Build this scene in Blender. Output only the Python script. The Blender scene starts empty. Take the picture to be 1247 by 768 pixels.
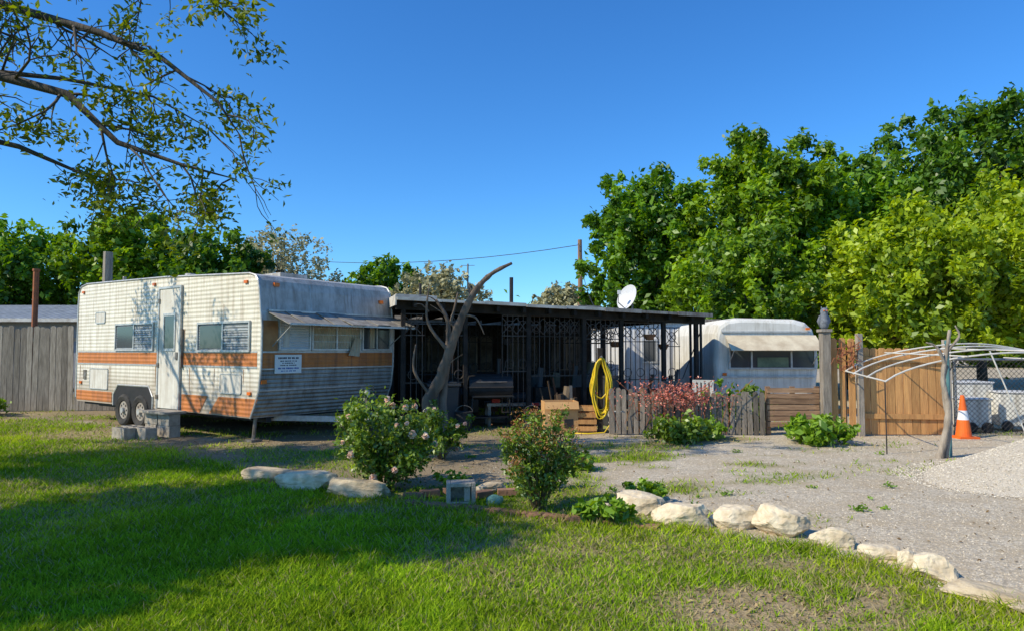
import bpy, math, random
import numpy as np
from mathutils import Vector, Matrix
rnd = random.Random(7)
R = np.random.default_rng(11)
S = bpy.context.scene
COL = S.collection

# ---------------------------------------------------------------- materials
def nodes(name):
    m = bpy.data.materials.new(name); m.use_nodes = True
    nt = m.node_tree; nt.nodes.clear()
    out = nt.nodes.new('ShaderNodeOutputMaterial')
    return m, nt, out
def M(name, c1, c2=None, scale=4.0, rough=.8, bump=0.0, bscale=30.0, metal=0.0, island=0.0,
      stretch=(1, 1, 1), wave=None, wdist=.01, spec=.3, thr=(.35, .65), stain=None, low=None):
    m, nt, out = nodes(name); N = nt.nodes.new; L = nt.links.new
    b = N('ShaderNodeBsdfPrincipled'); L(b.outputs[0], out.inputs[0])
    b.inputs['Roughness'].default_value = rough; b.inputs['Metallic'].default_value = metal
    b.inputs['Specular IOR Level'].default_value = spec
    tc = N('ShaderNodeTexCoord'); mp = N('ShaderNodeMapping'); mp.inputs['Scale'].default_value = stretch
    L(tc.outputs['Object'], mp.inputs[0])
    if c2 is None: c2 = tuple(c * .8 for c in c1)
    n = N('ShaderNodeTexNoise'); n.inputs['Scale'].default_value = scale; n.inputs['Detail'].default_value = 6
    n.inputs['Roughness'].default_value = .65
    L(mp.outputs[0], n.inputs['Vector'])
    mr = N('ShaderNodeMapRange'); mr.inputs[1].default_value = thr[0]; mr.inputs[2].default_value = thr[1]
    L(n.outputs[0], mr.inputs[0])
    mx = N('ShaderNodeMix'); mx.data_type = 'RGBA'
    mx.inputs[6].default_value = (*c1, 1); mx.inputs[7].default_value = (*c2, 1)
    L(mr.outputs[0], mx.inputs[0]); col = mx.outputs[2]
    if stain:   # dirt streaks running down
        mp2 = N('ShaderNodeMapping'); mp2.inputs['Scale'].default_value = (5, 5, .35); L(tc.outputs['Object'], mp2.inputs[0])
        n3 = N('ShaderNodeTexNoise'); n3.inputs['Scale'].default_value = 2.2; n3.inputs['Detail'].default_value = 7; n3.inputs['Roughness'].default_value = .7; L(mp2.outputs[0], n3.inputs['Vector'])
        mr3 = N('ShaderNodeMapRange'); mr3.inputs[1].default_value = .46; mr3.inputs[2].default_value = .70; mr3.inputs[4].default_value = .85; L(n3.outputs[0], mr3.inputs[0])
        mx3 = N('ShaderNodeMix'); mx3.data_type = 'RGBA'; mx3.inputs[7].default_value = (*stain, 1); L(col, mx3.inputs[6]); L(mr3.outputs[0], mx3.inputs[0]); col = mx3.outputs[2]
    if low:     # splashed mud / rust near the bottom edge (object z)
        sx = N('ShaderNodeSeparateXYZ'); L(tc.outputs['Object'], sx.inputs[0])
        ad = N('ShaderNodeMath'); ad.operation = 'MULTIPLY_ADD'; ad.inputs[1].default_value = .6; L(n.outputs[0], ad.inputs[0]); L(sx.outputs[2], ad.inputs[2])
        mr4 = N('ShaderNodeMapRange'); mr4.inputs[1].default_value = low[1] + .3; mr4.inputs[2].default_value = low[0] + .3; mr4.inputs[4].default_value = .8; L(ad.outputs[0], mr4.inputs[0])
        mx4 = N('ShaderNodeMix'); mx4.data_type = 'RGBA'; mx4.inputs[7].default_value = (.27, .20, .13, 1); L(col, mx4.inputs[6]); L(mr4.outputs[0], mx4.inputs[0]); col = mx4.outputs[2]
    if island:
        g = N('ShaderNodeNewGeometry'); mr2 = N('ShaderNodeMapRange')
        mr2.inputs[3].default_value = 1 - island; mr2.inputs[4].default_value = 1 + island
        L(g.outputs['Random Per Island'], mr2.inputs[0])
        vm = N('ShaderNodeVectorMath'); vm.operation = 'SCALE'; L(col, vm.inputs[0]); L(mr2.outputs[0], vm.inputs['Scale'])
        col = vm.outputs[0]
    L(col, b.inputs['Base Color'])
    hn = None
    if bump:
        n2 = N('ShaderNodeTexNoise'); n2.inputs['Scale'].default_value = bscale; n2.inputs['Detail'].default_value = 5
        L(mp.outputs[0], n2.inputs['Vector'])
        bp = N('ShaderNodeBump'); bp.inputs['Strength'].default_value = bump; bp.inputs['Distance'].default_value = .02
        L(n2.outputs[0], bp.inputs['Height']); hn = bp.outputs[0]
    if wave:
        w = N('ShaderNodeTexWave'); w.wave_type = 'BANDS'; w.bands_direction = wave[0]; w.wave_profile = wave[2] if len(wave) > 2 else 'SIN'
        w.inputs['Scale'].default_value = wave[1]; L(tc.outputs['Object'], w.inputs['Vector'])
        bp2 = N('ShaderNodeBump'); bp2.inputs['Strength'].default_value = 1; bp2.inputs['Distance'].default_value = wdist
        L(w.outputs['Fac'], bp2.inputs['Height'])
        if hn: L(hn, bp2.inputs['Normal'])
        hn = bp2.outputs[0]
    if hn: L(hn, b.inputs['Normal'])
    return m

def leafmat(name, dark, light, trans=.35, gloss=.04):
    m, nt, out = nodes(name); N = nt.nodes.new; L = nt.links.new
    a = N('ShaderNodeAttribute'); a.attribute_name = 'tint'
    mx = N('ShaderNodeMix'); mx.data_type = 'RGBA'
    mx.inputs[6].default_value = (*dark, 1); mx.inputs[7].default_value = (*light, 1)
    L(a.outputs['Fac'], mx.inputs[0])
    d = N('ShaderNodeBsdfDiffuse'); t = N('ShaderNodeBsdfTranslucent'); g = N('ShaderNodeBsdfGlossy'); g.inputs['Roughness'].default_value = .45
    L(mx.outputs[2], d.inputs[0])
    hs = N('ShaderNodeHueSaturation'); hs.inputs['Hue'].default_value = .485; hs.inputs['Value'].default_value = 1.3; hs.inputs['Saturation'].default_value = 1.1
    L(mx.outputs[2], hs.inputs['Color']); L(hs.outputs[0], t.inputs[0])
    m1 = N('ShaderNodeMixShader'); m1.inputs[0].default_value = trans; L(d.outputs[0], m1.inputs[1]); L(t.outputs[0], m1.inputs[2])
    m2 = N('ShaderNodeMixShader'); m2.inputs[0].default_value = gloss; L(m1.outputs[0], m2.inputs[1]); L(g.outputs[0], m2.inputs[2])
    L(m2.outputs[0], out.inputs[0]); return m

def glassmat(name, c=(.03, .04, .05), rough=.08):
    m, nt, out = nodes(name); b = nt.nodes.new('ShaderNodeBsdfPrincipled'); nt.links.new(b.outputs[0], out.inputs[0])
    b.inputs['Base Color'].default_value = (*c, 1); b.inputs['Roughness'].default_value = rough; b.inputs['Specular IOR Level'].default_value = .8
    return m

# ---------------------------------------------------------------- mesh builder
class MB:
    def __init__(s): s.v = []; s.f = []; s.m = []; s.mats = []
    def mi(s, mat):
        if mat not in s.mats: s.mats.append(mat)
        return s.mats.index(mat)
    def add(s, vs, fs, mat):
        o = len(s.v); s.v += [tuple(v) for v in vs]; k = s.mi(mat)
        for f in fs: s.f.append(tuple(i + o for i in f)); s.m.append(k)
    def box(s, c, d, mat, rot=None, jit=0):
        hx, hy, hz = d[0] / 2, d[1] / 2, d[2] / 2
        vs = [Vector((x, y, z)) for z in (-hz, hz) for x, y in ((-hx, -hy), (hx, -hy), (hx, hy), (-hx, hy))]
        if jit: vs = [v + Vector([rnd.uniform(-jit, jit) for _ in range(3)]) for v in vs]
        if rot is not None:
            if not isinstance(rot, Matrix): rot = Matrix.Rotation(rot, 3, 'Z')
            vs = [rot @ v for v in vs]
        c = Vector(c)
        s.add([v + c for v in vs], [(3, 2, 1, 0), (4, 5, 6, 7), (0, 1, 5, 4), (1, 2, 6, 5), (2, 3, 7, 6), (3, 0, 4, 7)], mat)
    def b2(s, a, b, mat):
        s.box([(a[i] + b[i]) / 2 for i in range(3)], [abs(b[i] - a[i]) for i in range(3)], mat)
    def beam(s, p, q, w, h, mat):
        p = Vector(p); q = Vector(q); d = q - p; r = d.to_track_quat('X', 'Z').to_matrix()
        s.box((p + q) / 2, (d.length, w, h), mat, rot=r)
    def tube(s, pts, rad, mat, n=6, close=False):
        pts = [Vector(p) for p in pts]
        if not hasattr(rad, '__len__'): rad = [rad] * len(pts)
        vs = []; fs = []; K = len(pts); ref = None
        for i, p in enumerate(pts):
            if close: t = pts[(i + 1) % K] - pts[i - 1]
            else: t = pts[min(i + 1, K - 1)] - pts[max(i - 1, 0)]
            if t.length < 1e-9: t = Vector((0, 0, 1))
            t.normalize()
            if ref is None: ref = t.orthogonal().normalized()
            ref = (ref - t * ref.dot(t))
            if ref.length < 1e-6: ref = t.orthogonal()
            ref.normalize(); b = t.cross(ref)
            for k in range(n):
                a = 2 * math.pi * k / n
                vs.append(p + (ref * math.cos(a) + b * math.sin(a)) * rad[i])
        for i in range(K if close else K - 1):
            j = (i + 1) % K
            for k in range(n):
                fs.append((i * n + k, i * n + (k + 1) % n, j * n + (k + 1) % n, j * n + k))
        if not close:
            fs.append(tuple(range(n - 1, -1, -1))); fs.append(tuple((K - 1) * n + k for k in range(n)))
        s.add(vs, fs, mat)
    def obj(s, name, parent=None, loc=(0, 0, 0), rz=0, smooth=False, bevel=0, weld=False):
        me = bpy.data.meshes.new(name); me.from_pydata(s.v, [], s.f)
        for m in s.mats: me.materials.append(m)
        me.polygons.foreach_set('material_index', s.m)
        if smooth: me.polygons.foreach_set('use_smooth', [True] * len(me.polygons))
        me.update()
        o = bpy.data.objects.new(name, me); COL.objects.link(o)
        o.location = loc; o.rotation_euler = (0, 0, rz)
        if parent: o.parent = parent
        if bevel:
            bv = o.modifiers.new('bev', 'BEVEL'); bv.width = bevel; bv.segments = 2; bv.limit_method = 'ANGLE'
        return o
def empty(name, loc=(0, 0, 0), rz=0):
    e = bpy.data.objects.new(name, None); COL.objects.link(e); e.location = loc; e.rotation_euler = (0, 0, rz); e.empty_display_size = .2
    return e

def npmesh(name, V, k, mat, tint=None, parent=None, smooth=False):
    n = len(V) // k
    me = bpy.data.meshes.new(name)
    me.vertices.add(n * k); me.vertices.foreach_set('co', V.astype(np.float32).ravel())
    me.loops.add(n * k); me.loops.foreach_set('vertex_index', np.arange(n * k, dtype=np.int32))
    me.polygons.add(n); me.polygons.foreach_set('loop_start', np.arange(0, n * k, k, dtype=np.int32))
    me.update(calc_edges=True)
    if tint is not None:
        a = me.attributes.new('tint', 'FLOAT', 'POINT'); a.data.foreach_set('value', np.repeat(tint, k).astype(np.float32))
    me.materials.append(mat)
    o = bpy.data.objects.new(name, me); COL.objects.link(o)
    if parent: o.parent = parent
    return o
def unit(a): return a / (np.linalg.norm(a, axis=-1, keepdims=True) + 1e-9)
def leafverts(C, nrm, L, W):
    n = len(C); t = unit(np.cross(nrm, R.normal(size=(n, 3)))); b = np.cross(nrm, t)
    L = np.broadcast_to(L, (n,))[:, None]; W = np.broadcast_to(W, (n,))[:, None]
    bend = nrm * L * .25
    V = np.stack([C + t * L - bend, C + b * W, C - t * L - bend, C - b * W], 1)
    return V.reshape(-1, 3)

_lat = R.random((256, 256))
def vn(x, y):
    xi = np.floor(x).astype(int); yi = np.floor(y).astype(int); fx = x - xi; fy = y - yi
    fx = fx * fx * (3 - 2 * fx); fy = fy * fy * (3 - 2 * fy)
    g = lambda i, j: _lat[i % 256, j % 256]
    return (g(xi, yi) * (1 - fx) + g(xi + 1, yi) * fx) * (1 - fy) + (g(xi, yi + 1) * (1 - fx) + g(xi + 1, yi + 1) * fx) * fy
def fbm(x, y, s, o=4):
    r = 0; a = .5; t = 0
    for i in range(o):
        r = r + a * vn(x * s + 17.3 * i, y * s + 9.1 * i); t += a; a *= .55; s *= 2.1
    return r / t

# ---------------------------------------------------------------- world / sun / camera
EL = math.radians(39); SA = Vector((-.91, -.42, 0)).normalized()
SD = Vector((SA.x * math.cos(EL), SA.y * math.cos(EL), math.sin(EL)))
w = bpy.data.worlds.new('World'); S.world = w; w.use_nodes = True
nt = w.node_tree; bg = nt.nodes['Background']
sky = nt.nodes.new('ShaderNodeTexSky'); sky.sky_type = 'NISHITA'; sky.sun_disc = False
sky.sun_elevation = EL; sky.sun_rotation = math.atan2(SD.x, SD.y) % (2 * math.pi)
sky.air_density = 1.0; sky.dust_density = .3; sky.ozone_density = 2.2
hs = nt.nodes.new('ShaderNodeHueSaturation'); hs.inputs['Saturation'].default_value = 1.22
gm = nt.nodes.new('ShaderNodeVectorMath'); gm.operation = 'MULTIPLY'; gm.inputs[1].default_value = (.66, 1.18, 1.62)
nt.links.new(sky.outputs[0], hs.inputs['Color']); nt.links.new(hs.outputs[0], gm.inputs[0]); nt.links.new(gm.outputs[0], bg.inputs[0]); bg.inputs[1].default_value = .125
ld = bpy.data.lights.new('sun', 'SUN'); ld.energy = 5.0; ld.angle = math.radians(.5); ld.color = (1, .90, .70)
sun = bpy.data.objects.new('sun', ld); COL.objects.link(sun); sun.rotation_euler = SD.to_track_quat('Z', 'Y').to_euler(); sun.location = (-20, -8, 20)
cd = bpy.data.cameras.new('camera'); cd.lens = 24; cd.sensor_width = 36; cd.clip_end = 3000; cd.clip_start = .05
cam = bpy.data.objects.new('camera', cd); COL.objects.link(cam); cam.location = (0, 0, 1.5)
cam.rotation_euler = (math.radians(90 + 2.96), 0, 0); S.camera = cam
S.view_settings.view_transform = 'Standard'; S.view_settings.look = 'None'; S.view_settings.exposure = 0

# ---------------------------------------------------------------- ground
bx = np.array([-40, -20, -12, -8.5, -6.2, -4.5, -2.9, -1.19, -.5, .56, 1.56, 2.34, 2.73, 2.94, 3.4, 3.8, 60])
by = np.array([20, 18, 16, 14.3, 11.6, 9.7, 8.0, 6.95, 6.65, 6.15, 5.7, 5.17, 4.48, 3.92, 2.4, -5, -60])
def gs(x, y, cx, cy, rx, ry): return np.exp(-(((x - cx) / rx) ** 2 + ((y - cy) / ry) ** 2))
def masks(x, y):
    e = np.interp(x, bx, by) - y
    lawn = 1 / (1 + np.exp(-(e + .9 * (fbm(x, y, 1.3) - .5)) * 6))
    dry = fbm(x + 40, y, .55)
    dd = np.clip((dry - .49) * 5, 0, 1) * .40
    bare = .8 * gs(x, y, 1.3, 4.2, .5, .3) + .9 * gs(x, y, 2.1, 4.25, .6, .45) + .9 * gs(x, y, 1.6, 3.85, .8, .28) + .65 * gs(x, y, -.3, 5.3, .5, .18) + .65 * gs(x, y, .6, 5.15, .6, .18) + .6 * gs(x, y, 1.9, 4.9, .6, .22) + .45 * gs(x, y, -1.6, 6.5, .8, .25)
    bare = np.clip(bare * np.clip((fbm(x, y, 2.2) - .30) * 5, 0, 1.2), 0, 1)
    far = np.clip((y - 8.8) / 3, 0, 1) * np.clip((fbm(x, y, .8) - .30) * 4, 0, 1) * .85
    dd = np.clip(np.maximum(np.maximum(dd, bare), far), 0, 1)
    g2 = np.clip((fbm(x + 90, y * 1.6, .75) - .47) * 7, 0, 1)
    zone = np.clip(1.2 - np.abs(x - .9 - (y - 8) * .45) / 2.6, 0, 1) * np.clip((y - 5.5), 0, 1)
    zone2 = np.clip((y - 8) / 2, 0, 1) * np.where(x < .5, .85, .35)
    g2 = g2 * np.clip(np.maximum(zone * 1.3, zone2), 0, 1)
    grass = np.maximum(lawn, g2 * (1 - lawn))
    dirt = np.clip((1.6 - x + (y - 9) * .12) / 2.0, 0, 1) * np.clip((fbm(x + 5, y, 1.1) - .18) * 5, 0, 1)
    return np.clip(grass, 0, 1), dd, lawn, dirt, e
def gz(x, y): return .03 * (fbm(x, y, .9, 2) - .5)
def axis(lo, hi, a, b, st):
    mid = np.arange(a, b, st); l = []; s = st; p = a
    while p > lo: s *= 1.25; p -= s; l.append(p)
    h = []; s = st; p = mid[-1]
    while p < hi: s *= 1.25; p += s; h.append(p)
    return np.concatenate([np.array(l[::-1]), mid, np.array(h)])
gx = axis(-900, 900, -11, 11, .08); gy = axis(-300, 1500, 2.2, 19, .08)
X, Y = np.meshgrid(gx, gy); Z = gz(X, Y) * np.exp(-((Y - 10) / 40) ** 2)
ny, nx = X.shape
V = np.stack([X, Y, Z], -1).reshape(-1, 3)
idx = np.arange(nx * ny).reshape(ny, nx)
F = np.stack([idx[:-1, :-1], idx[:-1, 1:], idx[1:, 1:], idx[1:, :-1]], -1).reshape(-1, 4)
me = bpy.data.meshes.new('ground'); me.vertices.add(len(V)); me.vertices.foreach_set('co', V.astype(np.float32).ravel())
me.loops.add(F.size); me.loops.foreach_set('vertex_index', F.astype(np.int32).ravel())
me.polygons.add(len(F)); me.polygons.foreach_set('loop_start', np.arange(0, F.size, 4, dtype=np.int32)); me.update(calc_edges=True)
g, d_, lw, dt, e_ = masks(V[:, 0], V[:, 1])
ca = me.color_attributes.new('mask', 'FLOAT_COLOR', 'POINT')
ca.data.foreach_set('color', np.stack([g, d_, dt, np.ones_like(g)], -1).astype(np.float32).ravel())
m, nt, out = nodes('ground_mat'); N = nt.nodes.new; L = nt.links.new
b = N('ShaderNodeBsdfPrincipled'); b.inputs['Roughness'].default_value = .95; b.inputs['Specular IOR Level'].default_value = .1; L(b.outputs[0], out.inputs[0])
at = N('ShaderNodeAttribute'); at.attribute_name = 'mask'; sp = N('ShaderNodeSeparateColor'); L(at.outputs['Color'], sp.inputs[0])
tc = N('ShaderNodeTexCoord')
def noise(s, d=6):
    n = N('ShaderNodeTexNoise'); n.inputs['Scale'].default_value = s; n.inputs['Detail'].default_value = d; n.inputs['Roughness'].default_value = .7; L(tc.outputs['Object'], n.inputs['Vector']); return n.outputs[0]
def mix(f, a, c):
    x = N('ShaderNodeMix'); x.data_type = 'RGBA'
    if isinstance(f, float): x.inputs[0].default_value = f
    else: L(f, x.inputs[0])
    for k, q in ((6, a), (7, c)):
        if isinstance(q, tuple): x.inputs[k].default_value = (*q, 1)
        else: L(q, x.inputs[k])
    return x.outputs[2]
def rng(s, a, c):
    r = N('ShaderNodeMapRange'); r.inputs[1].default_value = a; r.inputs[2].default_value = c; L(s, r.inputs[0]); return r.outputs[0]
vo = N('ShaderNodeTexVoronoi'); vo.inputs['Scale'].default_value = 48; L(tc.outputs['Object'], vo.inputs['Vector'])
sc = N('ShaderNodeSeparateColor'); L(vo.outputs['Color'], sc.inputs[0])
gravel = mix(rng(sc.outputs[0], .1, .95), (.38, .32, .235), (.66, .575, .44))
gravel = mix(rng(noise(1.6), .42, .66), gravel, (.46, .37, .25))
dirt = mix(rng(noise(30), .3, .7), (.17, .125, .075), (.38, .30, .19))
gravel = mix(sp.outputs[2], gravel, dirt)
grassc = mix(rng(noise(9), .3, .7), (.08, .12, .012), (.18, .23, .03))
dryc = mix(rng(noise(25), .3, .7), (.23, .165, .085), (.46, .36, .21))
gc = mix(sp.outputs[1], grassc, dryc)
fin = mix(sp.outputs[0], gravel, gc)
L(fin, b.inputs['Base Color'])
bp = N('ShaderNodeBump'); bp.inputs['Strength'].default_value = .6; bp.inputs['Distance'].default_value = .010
L(vo.outputs['Distance'], bp.inputs['Height'])
bp2 = N('ShaderNodeBump'); bp2.inputs['Strength'].default_value = .5; bp2.inputs['Distance'].default_value = .03; L(noise(14), bp2.inputs['Height']); L(bp.outputs[0], bp2.inputs['Normal'])
L(bp2.outputs[0], b.inputs['Normal'])
me.materials.append(m); ground = bpy.data.objects.new('ground', me); COL.objects.link(ground)

def attrcolmat(name, trans=.3):
    m, nt, out = nodes(name); N = nt.nodes.new; L = nt.links.new
    a = N('ShaderNodeAttribute'); a.attribute_name = 'col'
    d = N('ShaderNodeBsdfDiffuse'); t = N('ShaderNodeBsdfTranslucent'); L(a.outputs['Color'], d.inputs[0]); L(a.outputs['Color'], t.inputs[0])
    x = N('ShaderNodeMixShader'); x.inputs[0].default_value = trans; L(d.outputs[0], x.inputs[1]); L(t.outputs[0], x.inputs[2]); L(x.outputs[0], out.inputs[0]); return m
NB = 430000
yy = np.exp(R.uniform(math.log(2.8), math.log(19), NB)); xx = R.uniform(-.95, .85, NB) * yy + R.uniform(-.5, .5, NB)
g, dd, lw, dt, e_ = masks(xx, yy)
keep = R.random(NB) < g * (1 - .80 * dd) * np.where(lw > .5, 1, .5)
xx, yy, dd, lw, e_ = xx[keep], yy[keep], dd[keep], lw[keep], e_[keep]; n = len(xx)
tall = fbm(xx + 7, yy, 1.8); t2 = fbm(xx + 3, yy, 6.0, 2)
h = (.018 + .030 * R.random(n) + .055 * np.clip(tall - .45, 0, 1) + .06 * np.clip(t2 - .55, 0, 1)) * (.85 + .045 * yy) * (1 - .35 * dd) * (1 + .9 * np.exp(-(e_ / .12) ** 2))
wd = .0028 + .0006 * yy
ang = R.uniform(0, 2 * math.pi, n); lean = R.normal(0, .75, (n, 2)) * h[:, None]
zz = gz(xx, yy)
dx, dy = np.cos(ang) * wd, np.sin(ang) * wd
V = np.stack([np.stack([xx - dx, yy - dy, zz], -1), np.stack([xx + dx, yy + dy, zz], -1), np.stack([xx + lean[:, 0], yy + lean[:, 1], zz + h], -1)], 1).reshape(-1, 3)
r1 = R.random(n)[:, None]; pt = fbm(xx, yy, 1.1)[:, None]; p2 = fbm(xx + 31, yy, 3.5)[:, None]; p3 = fbm(xx + 61, yy, .7)[:, None]
gcol = np.array([.13, .24, .008]) * (1 - r1) + np.array([.38, .52, .026]) * r1
gcol = gcol * (.40 + .55 * pt + .85 * p2)
gcol = gcol * (1 + np.clip(p3 - .48, 0, 1) * np.array([1.5, .6, .8]))
dcol = np.array([.48, .39, .20]) * (.65 + .6 * r1)
isd = (R.random(n) < .06 + .60 * dd)[:, None]
c = np.where(isd, dcol, gcol)
o = npmesh('lawn_grass', V, 3, attrcolmat('grass_blade', .35))
a = o.data.color_attributes.new('col', 'FLOAT_COLOR', 'POINT')
a.data.foreach_set('color', np.repeat(np.concatenate([c, np.ones((n, 1))], 1), 3, 0).astype(np.float32).ravel())

OCT = np.array([(1, 0, 0), (0, 1, 0), (-1, 0, 0), (0, -1, 0), (0, 0, 1), (0, 0, -1)], float)
OF = np.array([(0, 1, 4), (1, 2, 4), (2, 3, 4), (3, 0, 4), (1, 0, 5), (2, 1, 5), (3, 2, 5), (0, 3, 5)])
def pebbles(name, P, size, mat, parent=None):
    n = len(P); a = R.uniform(0, 2 * math.pi, n); sc = size[:, None] * R.uniform(.6, 1.3, (n, 3)) * np.array([1, 1, .6])
    V = OCT[None] * sc[:, None, :] + R.normal(0, .15, (n, 6, 3)) * size[:, None, None]
    ca, sa = np.cos(a)[:, None], np.sin(a)[:, None]
    V = np.stack([V[..., 0] * ca - V[..., 1] * sa, V[..., 0] * sa + V[..., 1] * ca, V[..., 2]], -1) + P[:, None, :]
    T = V[:, OF, :].reshape(-1, 3)
    return npmesh(name, T, 3, mat, tint=np.repeat(R.random(n), 8), parent=parent)
def pebmat(name, a_, b_):
    m, nt, out = nodes(name); N = nt.nodes.new; L = nt.links.new
    a = N('ShaderNodeAttribute'); a.attribute_name = 'tint'; x = N('ShaderNodeMix'); x.data_type = 'RGBA'; x.inputs[6].default_value = (*a_, 1); x.inputs[7].default_value = (*b_, 1)
    L(a.outputs['Fac'], x.inputs[0]); d = N('ShaderNodeBsdfDiffuse'); L(x.outputs[2], d.inputs[0]); L(d.outputs[0], out.inputs[0]); return m
pm = pebmat('gravel_stone', (.40, .335, .245), (.72, .64, .50))
NP = 60000
yy = np.exp(R.uniform(math.log(3.2), math.log(13), NP)); xx = R.uniform(-.6, .95, NP) * yy
g, dd, lw, dt, e_ = masks(xx, yy); kp = R.random(NP) > np.maximum(g * 1.1 + .1, dt * .9); xx, yy = xx[kp], yy[kp]
pebbles('gravel', np.stack([xx, yy, gz(xx, yy) + .001], -1), (.004 + .005 * R.random(len(xx)) ** 2) * (.8 + .05 * yy), pm)
nl = 12000; yy = np.exp(R.uniform(math.log(3.2), math.log(15), nl)); xx = R.uniform(-.8, .75, nl) * yy; g, dd, lw, dt, e_ = masks(xx, yy)
kp = R.random(nl) < np.maximum(dt * (1 - lw), .18 * dd + .05); xx, yy = xx[kp], yy[kp]; n = len(xx)
npmesh('leaf_litter', leafverts(np.stack([xx, yy, gz(xx, yy) + .012], -1), unit(R.normal(size=(n, 3)) * .35 + np.array([0, 0, 1])), .020, .010), 4, pebmat('dead_leaf', (.16, .10, .05), (.46, .34, .18)), tint=R.random(n))

# ---------------------------------------------------------------- foliage
bark = M('bark', (.12, .10, .08), (.06, .05, .04), scale=8, rough=.95, bump=.8, bscale=25, stretch=(1, 1, .25))
def crown(C, rc, n, leaf, seed_t, flat=.85, shell=.4):
    k = len(C); pr = rc ** 2.0; pr = pr / pr.sum()
    ci = R.choice(k, n, p=pr); d = unit(R.normal(size=(n, 3)))
    r = rc[ci] * (R.random(n) ** shell) * (1 + .32 * R.normal(size=n))
    P = C[ci] + d * r[:, None] * np.array([1, 1, flat])
    nrm = unit(d * .6 + R.normal(size=(n, 3)) * .7 + np.array([0, 0, .4]))
    s = leaf * R.uniform(.55, 1.35, n)
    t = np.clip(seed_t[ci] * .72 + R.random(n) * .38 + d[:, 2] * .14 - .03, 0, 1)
    return leafverts(P, nrm, s, s * .55), t
def tree(name, x, y, H, Rad, z0, n, mat, leaf=.12, K=70, cs=(.12, .27), rt=.18, barkm=None, rag=2.2):
    e = empty(name, (0, 0, 0)); cz = (z0 + H) / 2; rz = (H - z0) / 2
    d = unit(R.normal(size=(K, 3))); rr = R.random(K) ** .45
    C = np.array([x, y, cz]) + d * rr[:, None] * np.array([Rad, Rad, rz]) * .84
    C[:, :2] += R.normal(0, Rad * .09, (K, 2))
    rc = Rad * R.uniform(cs[0], cs[1], K)
    K2 = int(K * rag); d2 = unit(R.normal(size=(K2, 3)) + np.array([0, 0, .3])); C2 = np.array([x, y, cz]) + d2 * np.array([Rad, Rad, rz]) * R.uniform(.78, 1.14, (K2, 1))
    CC = np.concatenate([C, C2]); rcc = np.concatenate([rc, Rad * R.uniform(.045, .13, K2)])
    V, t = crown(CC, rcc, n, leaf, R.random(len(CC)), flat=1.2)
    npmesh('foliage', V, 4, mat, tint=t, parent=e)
    mb = MB(); bm = barkm or bark
    top = Vector((x, y, cz + rz * .3)); p0 = Vector((x, y, -.05))
    tr = [p0.lerp(top, f) + Vector((rnd.uniform(-.15, .15), rnd.uniform(-.15, .15), 0)) * f for f in (0, .25, .5, .75, 1)]
    mb.tube(tr, [rt * 1.2, rt, rt * .8, rt * .6, rt * .4], bm, 8)
    for i in range(0, K, 2):
        s = tr[rnd.choice((2, 3, 4))]; q = Vector(C[i]); md = s.lerp(q, .5) + Vector((0, 0, -.15 * (q - s).length + rnd.uniform(-.2, .2)))
        mb.tube([s, md, q], [rt * .38, rt * .22, rt * .06], bm, 5)
    mb.obj('trunk', parent=e, smooth=True)
    return e
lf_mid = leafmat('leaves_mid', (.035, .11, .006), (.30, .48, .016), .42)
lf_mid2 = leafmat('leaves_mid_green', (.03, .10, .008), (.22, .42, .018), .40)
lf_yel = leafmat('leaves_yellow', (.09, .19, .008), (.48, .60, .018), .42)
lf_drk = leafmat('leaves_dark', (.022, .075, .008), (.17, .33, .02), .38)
lf_pale = leafmat('leaves_pale', (.24, .24, .11), (.50, .48, .28), .3)
tree('elm_tree', 5.4, 27, 8.4, 2.5, 1.8, 38000, lf_mid2)
tree('elm_tree', 9.3, 25, 9.1, 2.9, 1.5, 52000, lf_mid, K=90)
tree('elm_tree', 13.2, 27, 8.6, 3.1, 1.5, 44000, lf_mid2, .13, K=80)
tree('oak_tree', 20.6, 30, 12.6, 4.5, 2, 54000, lf_drk, .15, K=100)
tree('oak_tree', 27.5, 31, 12.4, 4.6, 2, 38000, lf_drk, .17, K=80)
tree('mulberry_tree', 11.6, 19.5, 5.4, 2.6, 1.0, 42000, lf_yel, .095, K=90)
tree('mulberry_tree', 15.6, 20.0, 6.6, 2.9, 1.0, 42000, lf_yel, .10, K=90)
tree('mulberry_tree', 7.6, 22, 5.2, 2.5, 1.2, 28000, lf_mid, .10)
tree('pecan_tree', -23.5, 32, 7.3, 3.1, 1.5, 22000, lf_mid2, .15)
tree('pecan_tree', -18.3, 32, 8.1, 2.9, 1.5, 22000, lf_mid, .15)
tree('pecan_tree', -13.6, 31, 6.7, 2.6, 1.5, 16000, lf_drk, .15)
tree('bare_budding_tree', -12.6, 37, 7.9, 2.9, 2.0, 8500, lf_pale, .11, K=110, cs=(.10, .22))
tree('hackberry_tree', -7.6, 42, 6.9, 2.9, 2, 14000, lf_mid2, .17)
tree('hackberry_tree', -4.2, 40, 6.2, 2.8, 2, 9000, lf_pale, .15)
tree('hackberry_tree', 3.3, 44, 5.6, 2.1, 2, 8000, lf_pale, .17)
k = 170; cx = R.uniform(-95, 95, k); C = np.stack([cx, R.uniform(60, 75, k), R.uniform(.8, 4.0, k)], -1)
V, t = crown(C, R.uniform(1.4, 3.0, k), 60000, .40, R.random(k)); npmesh('distant_trees', V, 4, lf_drk, tint=t)

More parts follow.
